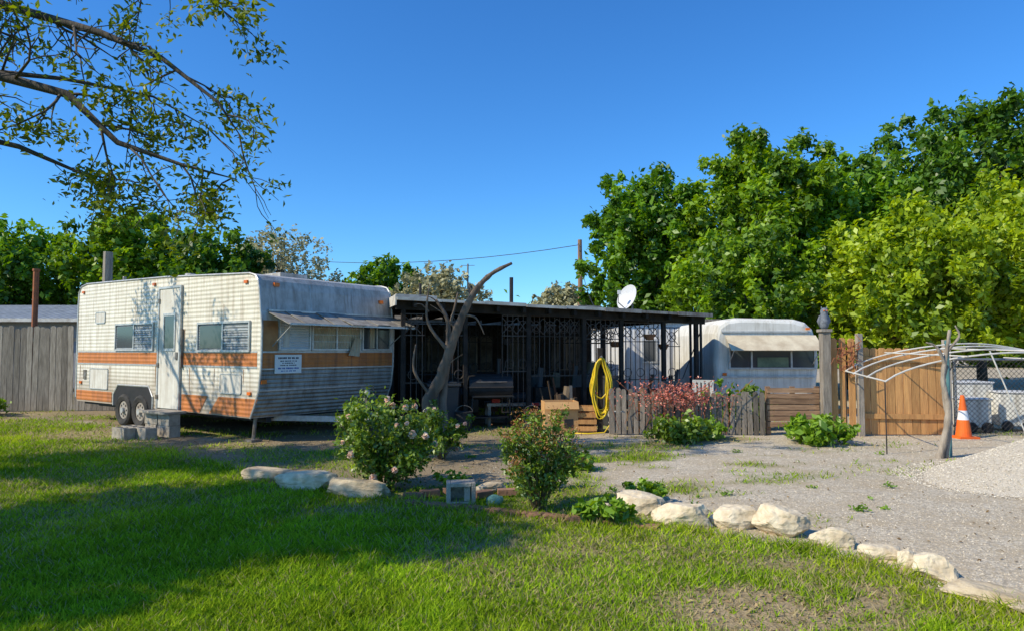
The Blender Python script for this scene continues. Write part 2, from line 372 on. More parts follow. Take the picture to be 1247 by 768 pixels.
leafn = leafmat('leaves_overhang', (.05, .09, .010), (.25, .33, .025), .42)
def shade_tree(name, base, crownC, crownR, nclump, nleaf, limbs=(), seed=3, tw=3.2):
    rr = random.Random(seed); e = empty(name); mb = MB(); tips = []
    def grow(p, d, L, r, dep):
        pts = [p.copy()]; rad = [r]; nseg = 4
        for i in range(nseg):
            d = (d + Vector([rr.gauss(0, .20) for _ in range(3)])).normalized()
            p = p + d * (L / nseg); pts.append(p.copy()); rad.append(r * (1 - .75 * (i + 1) / nseg) + .0015)
            if dep > 0:
                for q in range(rr.choice((1, 1, 2))):
                    dv = (d + Vector([rr.gauss(0, .75) for _ in range(3)])).normalized()
                    grow(p, dv, L * rr.uniform(.40, .6), r * .45, dep - 1)
            elif i >= 2: tips.append(p.copy())
        mb.tube(pts, rad, bark, 5)
    b0 = Vector(base); cc = Vector(crownC)
    tr = [b0, b0.lerp(cc, .3) + Vector((.15, -.1, 0)), b0.lerp(cc, .6), cc]
    mb.tube(tr, [.30, .24, .2, .12], bark, 10)
    for path, r0 in limbs:
        P = [Vector(p) for p in path]; m_ = len(P); rads = [r0 * (1 - i / (m_ - .6)) for i in range(m_)]
        mb.tube(P, rads, bark, 6)
        for i in range(1, m_):
            seg = P[i] - P[i - 1]
            for q in range(max(2, int(seg.length * tw))):
                f = rr.random(); s = P[i - 1].lerp(P[i], f)
                dv = (seg.normalized() * .8 + Vector((rr.gauss(0, .5), rr.gauss(0, .6), rr.gauss(-.1, .6)))).normalized()
                grow(s, dv, rr.uniform(.5, 1.05), .010 + .22 * rads[i], 1)
    T = np.array([tuple(t) for t in tips]) if tips else np.zeros((0, 3))
    K = nclump
    if K:
        d = unit(R.normal(size=(K, 3))); C = np.array(crownC) + d * (R.random((K, 1)) ** .45) * np.array(crownR)
        rc = R.uniform(.3, .7, K); V, t = crown(C, rc, nleaf, .07, R.random(K)); npmesh('foliage', V, 4, leafn, tint=t, parent=e)
        for i in range(0, K, 2):
            s = tr[rr.choice((2, 3))]; q = Vector(C[i]); mb.tube([s, s.lerp(q, .5) + Vector((0, 0, .2)), q], [.06, .035, .01], bark, 5)
    if len(T):
        nz = fbm(T[:, 0] * 1.0 + 3, T[:, 2] + .7 * T[:, 1], 1.5, 2)
        sel = T[(nz + R.normal(0, .06, len(T))) > .40]; rep = 17
        C = np.repeat(sel, rep, 0); n = len(C); C = C + R.normal(0, .09, (n, 3)) + np.array([0, 0, -.03])
        nrm = unit(R.normal(size=(n, 3)) * .8 + np.array([0, 0, .6])); s = R.uniform(.030, .066, n)
        V = leafverts(C, nrm, s, s * .42); npmesh('foliage', V, 4, leafn, tint=np.clip(np.repeat(R.random(len(sel)), rep) * .5 + R.random(n) * .5, 0, 1), parent=e)
    mb.obj('trunk', parent=e, smooth=True)
    return e
limbs = [
 ([(-10.8, 7.0, 4.3), (-8.4, 7.6, 4.8), (-6.4, 8.0, 4.85), (-5.3, 8.0, 4.55), (-4.75, 8.1, 4.0), (-4.0, 8.2, 3.75), (-3.3, 8.1, 3.55)], .09),
 ([(-10.8, 7.0, 4.6), (-8.0, 7.7, 5.8), (-6.2, 8.1, 5.7), (-5.0, 8.1, 5.35), (-4.2, 8.0, 5.0), (-3.5, 8.0, 4.45), (-3.2, 8.0, 4.0)], .08),
 ([(-10.8, 7.0, 4.2), (-8.2, 8.2, 4.5), (-6.3, 8.6, 4.1), (-5.6, 8.7, 3.8), (-5.3, 8.7, 3.65)], .06),
 ([(-10.8, 7.0, 5.0), (-7.8, 7.4, 6.5), (-5.6, 7.8, 6.3), (-4.2, 8.0, 5.9), (-3.2, 8.1, 5.6)], .07),
 ([(-6.4, 8.0, 4.85), (-5.6, 8.4, 4.9), (-4.6, 8.6, 4.75), (-3.8, 8.7, 4.3)], .035),
 ([(-10.8, 7.0, 4.4), (-10.6, 8.6, 4.9), (-9.8, 10.2, 4.8), (-9.3, 11.1, 4.5)], .08),
 ([(-10.8, 7.0, 4.4), (-11.2, 9.0, 5.2), (-10.8, 10.8, 5.3), (-10.2, 12.0, 5.0)], .08),
 ([(-10.6, 8.6, 4.9), (-9.8, 9.4, 4.3), (-9.7, 10.1, 3.9)], .04),
 ([(-10.6, 8.6, 4.9), (-9.6, 9.2, 5.2), (-9.0, 9.8, 5.3)], .05),
]
shade_tree('pecan_tree', (-11.2, 6.8, 0), (-9.9, 6.7, 4.9), (2.1, 1.5, 1.3), 26, 10000, limbs, 5)
shade_tree('pecan_tree', (-11.5, 3.2, 0), (-9.6, 2.8, 5.4), (3.0, 1.7, 1.5), 52, 34000, (), 9)

# ---------------------------------------------------------------- travel trailer
white = M('trailer_white', (.80, .76, .66), (.68, .63, .53), scale=1.6, rough=.5, wave=('Z', 4.2), wdist=.006, stain=(.42, .35, .26), low=(.45, 1.15))
whitef = M('trailer_front_white', (.68, .67, .63), (.52, .50, .46), scale=2.5, rough=.5, stain=(.32, .27, .22))
greyal = M('trailer_grey', (.54, .53, .51), (.34, .33, .31), scale=3, rough=.5, bump=.15, bscale=6, stain=(.22, .19, .16))
awnm = M('awning_grey', (.36, .34, .30), (.20, .18, .16), scale=5, rough=.7, stain=(.14, .12, .10))
ribal = M('trailer_ribbed', (.44, .42, .39), (.28, .26, .23), scale=3, rough=.5, wave=('Z', 4.6), wdist=.02, stain=(.17, .13, .10))
orange = M('trailer_orange', (.62, .22, .06), (.46, .16, .05), scale=3, rough=.6, wave=('Z', 4.2), wdist=.006, stain=(.24, .10, .05))
brown = M('trailer_brown', (.42, .22, .09), (.28, .13, .05), scale=3, rough=.5)
trim = M('alu_trim', (.60, .60, .59), (.40, .40, .39), scale=9, rough=.4, metal=.3)
glass = glassmat('window_glass', (.05, .06, .07), .12)
curtain = M('curtain', (.58, .50, .36), (.42, .34, .24), scale=3, rough=.9, wave=('Y', 5), wdist=.02)
blind = M('window_blind', (.33, .36, .38), (.22, .24, .26), rough=.6, wave=('Z', 7), wdist=.01)
blindl = M('window_blind_light', (.62, .66, .70), (.50, .53, .56), rough=.6, wave=('Z', 7), wdist=.01)
black = M('black_paint', (.02, .02, .02), (.035, .03, .03), rough=.6)
ironm = M('wrought_iron', (.055, .05, .047), (.09, .065, .05), rough=.55, scale=12)
rubber = M('tyre_rubber', (.03, .03, .03), (.07, .063, .055), scale=8, rough=.9)
steel = M('steel', (.30, .29, .27), (.16, .12, .09), scale=8, rough=.5, metal=.5)
wheelm = M('wheel_steel', (.42, .39, .34), (.24, .19, .15), scale=8, rough=.6)
amber = M('amber_lens', (.75, .18, .02), (.7, .15, .02), rough=.3)
TR = empty('travel_trailer', (-4.1, 11.1, 0), math.radians(-36))
Wd = 2.92; Ln = 6.8
prof = [(-.22, .40), (-.10, .62), (0, .85), (.05, 1.2), (.06, 1.9), (.02, 2.15), (-.03, 2.52), (-.07, 2.66), (-.14, 2.74), (-.30, 2.78), (-3, 2.89), (-6.4, 2.95), (-6.68, 2.9), (-6.78, 2.76), (-6.8, 2.5), (-6.8, 1.2), (-6.78, .5), (-6.72, .42)]
mb = MB(); n = len(prof)
for yv, rev in ((0, False), (Wd, True)):
    f = tuple(range(n)); mb.add([(x, yv, z) for x, z in prof], [f if rev else f[::-1]], white)
for i in range(n):
    j = (i + 1) % n; a_, b_ = prof[i], prof[j]
    mt = ribal if i < 3 else whitef if i < 5 else greyal if i < 9 else white
    mb.add([(a_[0], 0, a_[1]), (b_[0], 0, b_[1]), (b_[0], Wd, b_[1]), (a_[0], Wd, a_[1])], [(0, 1, 2, 3)[::-1]], mt)
mb.obj('body', parent=TR)
def fx(z):
    P = prof[:8]
    for a_, b_ in zip(P, P[1:]):
        if a_[1] <= z <= b_[1]: return a_[0] + (b_[0] - a_[0]) * (z - a_[1]) / (b_[1] - a_[1])
    return P[-1][0]
mb = MB()
def fpanel(y0, y1, z0, z1, mat, pr=.006):
    zs = [z0] + [p[1] for p in prof[:8] if z0 < p[1] < z1] + [z1]
    for a_, b_ in zip(zs, zs[1:]):
        mb.add([(fx(a_) + pr, y0, a_), (fx(a_) + pr, y1, a_), (fx(b_) + pr, y1, b_), (fx(b_) + pr, y0, b_)], [(0, 1, 2, 3)], mat)
fpanel(.02, Wd - .02, 1.22, 1.47, orange)
fpanel(.02, .30, 1.50, 2.00, brown)
fpanel(.02, Wd - .02, .84, .87, trim, .008)
fpanel(.02, Wd - .02, 1.195, 1.215, trim, .008); fpanel(.02, Wd - .02, 1.475, 1.49, trim, .008)
def fwin(y0, y1, z0, z1, inner):
    fpanel(y0, y1, z0, z1, inner, .010)
    for (u0, u1, v0, v1) in ((y0 - .03, y1 + .03, z1, z1 + .03), (y0 - .03, y1 + .03, z0 - .03, z0), (y0 - .03, y0, z0, z1), (y1, y1 + .03, z0, z1)):
        mb.b2((fx(1.7) - .01, u0, v0), (fx(1.7) + .03, u1, v1), trim)
fwin(.34, .92, 1.54, 2.0, blindl); fwin(1.0, 2.05, 1.54, 2.0, curtain); fwin(2.14, 2.80, 1.54, 2.0, glass)
fpanel(.40, .52, 1.56, 1.92, whitef, .014); fpanel(2.3, 2.42, 1.56, 1.95, curtain, .014)
for k in range(1, 4): mb.b2((fx(1.7) + .012, 1.0, 1.54 + k * .12), (fx(1.7) + .024, 2.05, 1.55 + k * .12), trim)
mb.b2((fx(1.7) + .012, 1.50, 1.54), (fx(1.7) + .03, 1.53, 2.0), trim); mb.b2((fx(1.7) + .012, 2.46, 1.54), (fx(1.7) + .03, 2.49, 2.0), trim)
mb.add([(.12, 1.75, 1.42), (.15, 1.98, 1.40), (.13, 2.05, 1.72), (.12, 1.9, 1.75)], [(0, 1, 2, 3)], curtain)
paper = M('paper', (.82, .82, .80), (.78, .78, .76), rough=.7); ink = M('blue_ink', (.08, .14, .40), (.08, .14, .38)); ink2 = M('black_ink', (.06, .06, .08), (.08, .08, .09))
mb.b2((.066, .24, 1.13), (.078, .76, 1.44), paper)
rr = random.Random(4)
for k, (z, hh, mt, st) in enumerate([(1.385, .030, ink2, .30), (1.335, .016, ink2, .34), (1.30, .016, ink2, .38), (1.265, .016, ink2, .34), (1.215, .026, ink, .30), (1.17, .018, ink, .36)]):
    yv = st
    while yv < 1.0 - st:
        l = rr.uniform(.012, .04); l = min(l, 1.0 - st - yv + .005); mb.b2((.0785, yv, z - hh / 2 + rr.uniform(-.002, .002)), (.0795, yv + l, z + hh / 2), mt); yv += l + rr.choice((.006, .006, .02))
for (yv, z) in ((.32, 2.60), (Wd - .28, 2.44), (.06, 1.0)):
    mb.b2((fx(z) - .01, yv - .05, z - .03), (fx(z) + .035, yv + .05, z + .03), amber)
for yv in (1.0, 1.95): mb.beam((fx(2.2) + .004, yv, 2.2), (fx(2.6) + .004, yv, 2.62), .012, .008, trim)
mb.obj('front_details', parent=TR)
mb = MB(); rows = 9
for i in range(rows):
    a0 = .10 + (Wd - .06) * i / rows; a1 = .10 + (Wd - .06) * (i + 1) / rows
    dz = rr.uniform(-.02, .02); ex = .62 + rr.uniform(-.06, .06)
    mb.box((.04 + ex / 2, (a0 + a1) / 2, 2.04 + dz), (ex, (a1 - a0) - .006, .012), awnm, rot=Matrix.Rotation(math.radians(20 + rr.uniform(-4, 4)), 3, 'Y'))
mb.beam((.05, .12, 2.165), (.05, Wd - .02, 2.165), .03, .03, trim); mb.beam((.62, .12, 1.935), (.62, Wd + .02, 1.93), .025, .03, trim)
for yv in (.2, Wd - .12): mb.tube([(.06, yv, 1.58), (.60, yv, 1.94)], .010, trim, 5)
mb.obj('window_awning', parent=TR)
mb = MB()
for yv in (-.004, Wd + .004): mb.tube([(x, yv, z) for x, z in prof[:-1]], .018, trim, 5)
def sp_(x0, x1, z0, z1, mat, d=.006, base=0): mb.b2((-x0, -base - d, z0), (-x1, -base + .002, z1), mat)
sp_(.06, 2.36, 1.25, 1.47, orange); sp_(3.26, 6.74, 1.25, 1.47, orange)
sp_(.06, 2.36, 1.475, 1.50, trim, .008); sp_(3.26, 6.74, 1.475, 1.50, trim, .008)
sp_(.06, 2.36, 1.22, 1.245, trim, .008); sp_(3.26, 6.74, 1.22, 1.245, trim, .008)
mb.add([(-.20, -.007, .42), (-.02, -.007, .72), (-1.15, -.007, .72), (-1.45, -.007, .42)], [(0, 1, 2, 3)], orange)
mb.add([(-1.75, -.007, .42), (-1.5, -.007, .72), (-2.36, -.007, .72), (-2.36, -.007, .42)], [(0, 1, 2, 3)], orange)
mb.add([(-5.1, -.007, .45), (-5.1, -.007, .66), (-6.76, -.007, .66), (-6.74, -.007, .45)], [(0, 1, 2, 3)], orange)
def win(x0, x1, z0, z1, parts=2, lv=3):
    sp_(x0, x1, z0, z1, blind, .012)
    for a_, b_, c_, d_ in ((x0 - .03, x1 + .03, z1, z1 + .035), (x0 - .03, x1 + .03, z0 - .035, z0), (x0 - .03, x0, z0, z1), (x1, x1 + .03, z0, z1)): sp_(a_, b_, c_, d_, trim, .035)
    for k in range(1, parts):
        xm = x0 + (x1 - x0) * k / parts; sp_(xm - .02, xm + .02, z0, z1, trim, .030)
    w_ = (x1 - x0) / parts
    for k in range(parts):
        if k % 2 == 0:
            for q in range(1, lv + 1):
                z = z0 + (z1 - z0) * q / (lv + 1); sp_(x0 + k * w_ + .02, x0 + (k + 1) * w_ - .02, z - .008, z + .008, trim, .024)
        else:
            sp_(x0 + k * w_ + .04, x0 + (k + 1) * w_ - .04, z0 + .03, z1 - .03, glass, .018)
win(.28, 1.82, 1.52, 1.97, 2); win(3.45, 4.95, 1.54, 2.02, 2)
doorm = M('door_white', (.74, .71, .64), (.60, .56, .49), scale=3, rough=.5, stain=(.42, .35, .27))
sp_(2.44, 3.18, .44, 2.66, doorm, .03); sp_(2.62, 2.98, 1.55, 2.15, glass, .036)
for a_, b_, c_, d_ in ((2.40, 2.44, .42, 2.70), (3.18, 3.22, .42, 2.70), (2.44, 3.18, 2.66, 2.70), (2.58, 2.62, 1.5, 2.2), (2.98, 3.02, 1.5, 2.2), (2.62, 2.98, 2.15, 2.2), (2.62, 2.98, 1.5, 1.55)): sp_(a_, b_, c_, d_, trim, .045)
sp_(2.49, 2.56, 1.35, 1.48, steel, .05); sp_(2.34, 2.38, 1.2, 1.9, steel, .05)
for z in (.6, 1.2, 2.4): sp_(3.16, 3.23, z, z + .08, steel, .052)
for a_, b_, c_, d_ in ((5.3, 6.1, .72, 1.12), (.5, 1.1, .8, 1.1), (5.5, 5.9, 2.1, 2.3)):
    sp_(a_, b_, c_, d_, doorm, .012)
    sp_(a_, b_, d_, d_ + .02, trim, .018); sp_(a_, b_, c_ - .02, c_, trim, .018); sp_(a_ - .02, a_, c_, d_, trim, .018); sp_(b_, b_ + .02, c_, d_, trim, .018)
for x_, z in ((.35, 2.62), (6.5, 2.75), (3.4, 2.75), (6.5, .8), (.2, .78)): sp_(x_, x_ + .09, z, z + .05, amber, .03)
sp_(6.3, 6.42, .9, 1.1, steel, .02)
# rust streaks below fittings (thin real paint-like sheets)
rusts = M('rust_streak', (.30, .15, .07), (.42, .26, .14), scale=9, rough=.9)
for x_, z0_, z1_, w_ in ((.42, .95, 1.20, .02), (1.3, .80, 1.20, .015), (2.1, .74, 1.2, .025), (2.30, 1.5, 1.9, .015), (3.32, .84, 1.22, .03), (5.2, .85, 1.2, .02), (6.6, .7, 1.2, .025), (1.05, 1.98, 2.3, .012), (4.2, 2.06, 2.4, .012)):
    mb.add([(-x_, -.0045, z1_), (-x_ - w_, -.0045, z1_), (-x_ - w_ * .7, -.0045, z0_), (-x_ - w_ * .4, -.0045, z0_)], [(0, 1, 2, 3)], rusts)
mb.add([(-3.42, -.010, .40), (-3.42, -.010, .62), (-3.58, -.010, .80), (-4.80, -.010, .80), (-4.98, -.010, .62), (-4.98, -.010, .40)], [(0, 1, 2, 3, 4, 5)], black)  # flat black sheet in place of a cut wheel well, recess shade as colour
mb.tube([(-3.40, -.012, .40), (-3.40, -.012, .63), (-3.57, -.012, .82), (-4.81, -.012, .82), (-5.0, -.012, .63), (-5.0, -.012, .40)], .016, trim, 5)
mb.obj('side_details', parent=TR)
mb = MB()
mb.b2((-1.5, 1.0, 2.83), (-.9, 1.6, 2.93), greyal); mb.b2((-4.6, 1.1, 2.92), (-4.1, 1.6, 3.04), greyal); mb.tube([(-5.8, .5, 2.9), (-5.8, .5, 3.12)], .04, steel, 8)
mb.tube([(-2.9, .4, 2.88), (-2.9, .4, 2.98)], .1, greyal, 10)
mb.obj('roof_vents', parent=TR, bevel=.01)
tongue = M('tongue', (.60, .58, .54), (.33, .28, .23), scale=5, rough=.6)
mb = MB(); mb.b2((-6.5, .35, .30), (-.3, .45, .42), black); mb.b2((-6.5, Wd - .45, .30), (-.3, Wd - .35, .42), black)
mb.b2((-6.6, .1, .36), (-.35, Wd - .1, .41), black)
for sgn in (.45, Wd - .45): mb.beam((-.6, sgn, .36), (1.25, Wd / 2 + (sgn - Wd / 2) * .07, .36), .07, .09, tongue)
jx = .95
mb.tube([(jx, Wd / 2, .02), (jx, Wd / 2, .82)], .03, steel, 10); mb.tube([(jx, Wd / 2, .72), (jx, Wd / 2, .84)], .045, trim, 10)
mb.tube([(jx, Wd / 2, .82), (jx + .15, Wd / 2, .84), (jx + .15, Wd / 2, .93)], .010, steel, 6); mb.box((jx, Wd / 2, .02), (.22, .22, .04), steel)
mb.box((1.36, Wd / 2, .38), (.22, .11, .09), steel)
mb.tube([(-.35, .15, .03), (-.30, .15, .40)], .03, steel, 6); mb.box((-.35, .15, .02), (.2, .2, .04), steel)
mb.tube([(-.15, Wd - .2, .03), (-.15, Wd - .2, .5)], .03, steel, 6)
mb.obj('chassis', parent=TR)
for k, xw in enumerate((-3.86, -4.54)):
    for yv in (.07, Wd - .07):
        mb = MB(); sg = -1 if yv < 1 else 1
        N_ = 28; prf = [(.17, .06), (.19, .10), (.27, .125), (.31, .10), (.325, .06), (.325, -.05), (.31, -.09), (.27, -.10), (.17, -.1)]
        vs = []; fs = []
        for i in range(N_):
            a_ = 2 * math.pi * i / N_
            for r_, o_ in prf: vs.append((xw + r_ * math.cos(a_), yv + sg * o_, .325 + r_ * math.sin(a_)))
        q = len(prf)
        for i in range(N_):
            for j in range(q - 1): fs.append((i * q + j, i * q + j + 1, ((i + 1) % N_) * q + j + 1, ((i + 1) % N_) * q + j))
        mb.add(vs, fs, rubber)
        mb.tube([(xw, yv, .325), (xw, yv + sg * .085, .325)], .175, wheelm, 20); mb.tube([(xw, yv, .325), (xw, yv + sg * .13, .325)], [.07, .055], trim, 12)
        for i in range(8): mb.tube([(xw + .12 * math.cos(i * .785), yv + sg * .08, .325 + .12 * math.sin(i * .785)), (xw + .12 * math.cos(i * .785), yv + sg * .088, .325 + .12 * math.sin(i * .785))], .022, black, 8)
        mb.obj('wheel_%d' % (k * 2 + (yv > 1) + 1), parent=TR, smooth=False)

# ---------------------------------------------------------------- block steps & blocks
conc = M('concrete', (.44, .39, .32), (.29, .25, .20), scale=9, rough=.95, bump=.5, bscale=60)
def cblock(mb, c, rot, L=.40, W_=.20, H_=.20, mat=None):
    mat = mat or conc; r = Matrix.Rotation(rot, 3, 'Z'); c = Vector(c); t = .035
    def bx_(o, d): mb.box(c + r @ Vector(o), d, mat, rot=r)
    bx_((0, W_ / 2 - t / 2, 0), (L, t, H_)); bx_((0, -W_ / 2 + t / 2, 0), (L, t, H_))
    for o in (-L / 2 + t / 2, 0, L / 2 - t / 2): bx_((o, 0, 0), (t, W_ - 2 * t, H_))
mb = MB(); T0 = Vector((-4.1, 11.1, 0)); rT = math.radians(-36); RT = Matrix.Rotation(rT, 3, 'Z')
def tl(x, y, z): return T0 + RT @ Vector((x + .33, y, z))
for (x, y, z) in ((-2.9, -.75, .10), (-2.45, -.75, .10), (-2.9, -.35, .10), (-2.45, -.35, .10), (-2.9, -.35, .305), (-2.45, -.35, .305), (-2.75, -.97, .10)):
    cblock(mb, tl(x, y, z), rT + rnd.uniform(-.06, .06), .40, .2, .2)
mb.box(tl(-2.66, -.36, .428), (.86, .40, .04), conc, rot=rT + .02)
mb.obj('concrete_block_steps', bevel=.006)

# ---------------------------------------------------------------- fences
wgrey = M('weathered_wood', (.37, .32, .26), (.20, .17, .135), scale=6, rough=.95, bump=.5, bscale=30, island=.32, stretch=(4, 4, .5))
wpick = M('picket_wood', (.28, .235, .185), (.14, .12, .095), scale=6, rough=.95, bump=.5, bscale=30, island=.4, stretch=(4, 4, .5))
wbrn = M('cedar_wood', (.62, .33, .12), (.42, .21, .08), scale=5, rough=.9, bump=.4, bscale=25, island=.2, stretch=(4, 4, .4))
wdark = M('old_brown_wood', (.38, .23, .13), (.21, .12, .07), scale=6, rough=.95, bump=.4, island=.25, stretch=(.5, 4, 4))
def fence(name, p0, p1, h0, h1, bw, mat, jit=.03, gap=.012, rails=True, z0=.02, parent=None):
    mb = MB(); p0 = Vector((*p0, 0)); p1 = Vector((*p1, 0)); d = p1 - p0; L_ = d.length; d.normalize(); nn = Vector((-d.y, d.x, 0)); k = int(L_ / bw)
    rot0 = math.atan2(d.y, d.x)
    for i in range(k):
        f = (i + .5) / k; h = h0 + (h1 - h0) * f + rnd.uniform(-jit, jit); c = p0 + d * L_ * f - nn * rnd.uniform(0, .006)
        tilt = Matrix.Rotation(rot0, 3, 'Z') @ Matrix.Rotation(rnd.gauss(0, jit * .3), 3, 'Y')
        w2 = bw - gap; hh = h - z0
        vs = [(-w2 / 2, 0), (w2 / 2, 0), (w2 / 2, hh - .03), (w2 / 4, hh), (-w2 / 4, hh), (-w2 / 2, hh - .03)]
        V_ = [c + tilt @ Vector((x, y, z)) + Vector((0, 0, z0)) for y in (-.01, .01) for x, z in vs]
        mb.add(V_, [(0, 1, 2, 3, 4, 5), (11, 10, 9, 8, 7, 6)] + [((j + 1) % 6, j, j + 6, (j + 1) % 6 + 6) for j in range(6)], mat)
    if rails:
        for z in (.25, .85):
            mb.beam(p0 + nn * .035 + Vector((0, 0, h0 * z)), p1 + nn * .035 + Vector((0, 0, h1 * z)), .04, .09, mat)
        for i in range(int(L_ / 2.4) + 1):
            c = p0 + d * min(L_, i * 2.4 + .05) + nn * .11; mb.box(c + Vector((0, 0, h0 * .48)), (.09, .09, h0 * .96), mat, rot=rot0)
    return mb.obj(name, parent=parent)
fence('wooden_privacy_fence', (-24, 16.3), (-8.8, 17.3), 2.0, 2.12, .145, wgrey, jit=.045)
fence('picket_fence', (1.75, 12.35), (4.5, 12.2), .80, .74, .105, wpick, jit=.06, gap=.022)
mb = MB()
for i in range(7): mb.box((5.02, 12.25, .20 + i * .1), (.93, .025, .085), wdark, jit=.004)
for x in (4.58, 5.02, 5.46): mb.box((x, 12.29, .44), (.08, .05, .86), wdark)
mb.obj('slatted_gate')
g_ = empty('cedar_fence')
fence('boards', (5.66, 12.2), (6.13, 12.2), 1.74, 1.72, .12, wbrn, jit=.012, gap=.006, parent=g_)
mb = MB(); mb.box((5.56, 12.15, .92), (.15, .15, 1.84), wgrey, jit=.01); mb.box((5.56, 12.15, 1.86), (.20, .20, .05), wgrey); mb.box((6.17, 12.15, .9), (.10, .10, 1.8), wgrey, jit=.008)
mb.obj('posts', parent=g_, bevel=.006)
g_ = empty('cedar_gate')
fence('gate_boards', (6.25, 12.25), (7.72, 12.25), 1.56, 1.53, .14, wbrn, jit=.006, gap=.004, rails=False, parent=g_)
mb = MB(); mb.beam((6.27, 12.215, 1.35), (7.7, 12.215, 1.33), .03, .09, wbrn); mb.beam((6.27, 12.215, .35), (7.7, 12.215, .33), .03, .09, wbrn)
mb.box((7.78, 12.25, .85), (.1, .1, 1.7), wgrey); mb.obj('gate_frame', parent=g_)
galv = M('galvanised_wire', (.35, .36, .36), (.22, .22, .22), rough=.5, metal=.6)
mb = MB(); x0, x1, yv, hh = 7.85, 14.0, 12.2, 1.35; s = .09
k = int((x1 - x0 + hh) / s)
for i in range(k):
    a_ = x0 - hh + i * s
    for sg in (0, 1):
        pa = [a_, 0.03]; pb = [a_ + hh, hh]
        if pa[0] < x0: pa = [x0, .03 + (x0 - a_)]
        if pb[0] > x1: pb = [x1, x1 - a_]
        if pb[0] <= pa[0]: continue
        A = (pa[0], yv, pa[1]); B = (pb[0], yv, pb[1])
        if sg: A = (x0 + x1 - pa[0], yv + .004, pa[1]); B = (x0 + x1 - pb[0], yv + .004, pb[1])
        mb.tube([A, B], .0045, black, 3)
for x in (7.9, 10.2, 12.6, 14): mb.tube([(x, yv + .03, 0), (x, yv + .03, hh + .05)], .03, galv, 8)
mb.tube([(7.9, yv + .03, hh), (14, yv + .03, hh)], .022, galv, 8)
mb.obj('chain_link_fence')

# ---------------------------------------------------------------- carport
dkwood = M('shade_dark_wood', (.018, .016, .014), (.045, .036, .03), scale=5, rough=.95, bump=.4)  # near-black wood; the carport's inside shade is put into this colour
tin = M('roof_tin', (.20, .18, .16), (.10, .09, .08), scale=4, rough=.7)
fas = M('fascia', (.42, .39, .34), (.22, .18, .15), scale=3, rough=.8, stain=(.12, .09, .07))
fasl = M('fascia_light', (.66, .64, .58), (.42, .38, .32), scale=3, rough=.8)
CP = empty('carport', (-2.1, 12.9, 0), math.atan2(2.1, 6.6)); CL = 6.6; CDp = 5.0
def rzf(x): return 2.44 - .20 * x / CL
mb = MB()
def slab(x0, x1, y0, y1, dz0, dz1, mat):
    vs = [(x0, y0, rzf(x0) + dz0), (x1, y0, rzf(x1) + dz0), (x1, y1, rzf(x1) + dz0), (x0, y1, rzf(x0) + dz0), (x0, y0, rzf(x0) + dz1), (x1, y0, rzf(x1) + dz1), (x1, y1, rzf(x1) + dz1), (x0, y1, rzf(x0) + dz1)]
    mb.add(vs, [(3, 2, 1, 0), (4, 5, 6, 7), (0, 1, 5, 4), (1, 2, 6, 5), (2, 3, 7, 6), (3, 0, 4, 7)], mat)
slab(-.1, CL, -.28, CDp, 0, .035, tin)
for q in range(8): slab(-.12 + q * (CL + .14) / 8, -.12 + (q + 1) * (CL + .14) / 8 - .006, -.315 + rnd.uniform(-.012, .008), -.285, -.01 + rnd.uniform(-.012, .012), .055 + rnd.uniform(-.012, .012), fasl if q < 5 else fas)
slab(-.1, CL, -.05, .05, -.16, -.003, dkwood)
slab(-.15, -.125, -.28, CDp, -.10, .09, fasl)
for k in range(12): slab(.2 + k * .54, .26 + k * .54, -.24, CDp - .1, -.12, -.004, dkwood)
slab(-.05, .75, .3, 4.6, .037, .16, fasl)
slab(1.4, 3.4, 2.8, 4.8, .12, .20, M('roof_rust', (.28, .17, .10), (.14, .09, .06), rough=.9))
slab(1.45, 3.3, 2.9, 4.7, .037, .118, dkwood)
for q in range(5):
    x_ = rnd.uniform(1, 5.8); slab(x_, x_ + rnd.uniform(.2, .6), rnd.uniform(.0, 1), rnd.uniform(1.2, 1.8), .037, rnd.uniform(.07, .12), rnd.choice((dkwood, fas)))
mb.obj('roof', parent=CP)
mb = MB()
for x in (.04, 1.25, 2.55, 3.75, 4.6, 5.6, 6.4): mb.box((x, 0, rzf(x) / 2 - .08), (.08, .08, rzf(x) - .16), dkwood)
for x in (.5, 2.8, 5.2, 6.5): mb.box((x, CDp - .1, rzf(x) / 2), (.1, .1, rzf(x)), dkwood)
def iron(x0, x1, z0, z1, y=.0, st=.11, xx_=True, mt=ironm):
    mb.beam((x0, y, z0), (x1, y, z0), .02, .02, mt); mb.beam((x0, y, z1), (x1, y, z1), .02, .02, mt)
    if z1 - z0 > 1.2: mb.beam((x0, y, z1 - .4), (x1, y, z1 - .4), .018, .018, mt); mb.beam((x0, y, z0 + .8), (x1, y, z0 + .8), .018, .018, mt)
    x = x0
    while x <= x1 + .01: mb.tube([(x, y, z0), (x, y, z1)], .009, mt, 4); x += st
    if xx_:
        x = x0
        while x < x1 - .1:
            w_ = min(.3, x1 - x)
            mb.tube([(x, y, z1 - .36), (x + w_, y, z1 - .04)], .010, mt, 4); mb.tube([(x + w_, y, z1 - .36), (x, y, z1 - .04)], .010, mt, 4)
            N_ = 12; mb.tube([(x + w_ / 2 + .10 * math.cos(a), y, z1 - .2 + .10 * math.sin(a)) for a in [2 * math.pi * i / N_ for i in range(N_)]], .009, mt, 4, close=True)
            if z1 - z0 > 1.2: mb.tube([(x + w_ / 2 + .09 * math.cos(a), y, z0 + .95 + .09 * math.sin(a)) for a in [2 * math.pi * i / N_ for i in range(N_)]], .008, mt, 4, close=True)
            x += .3
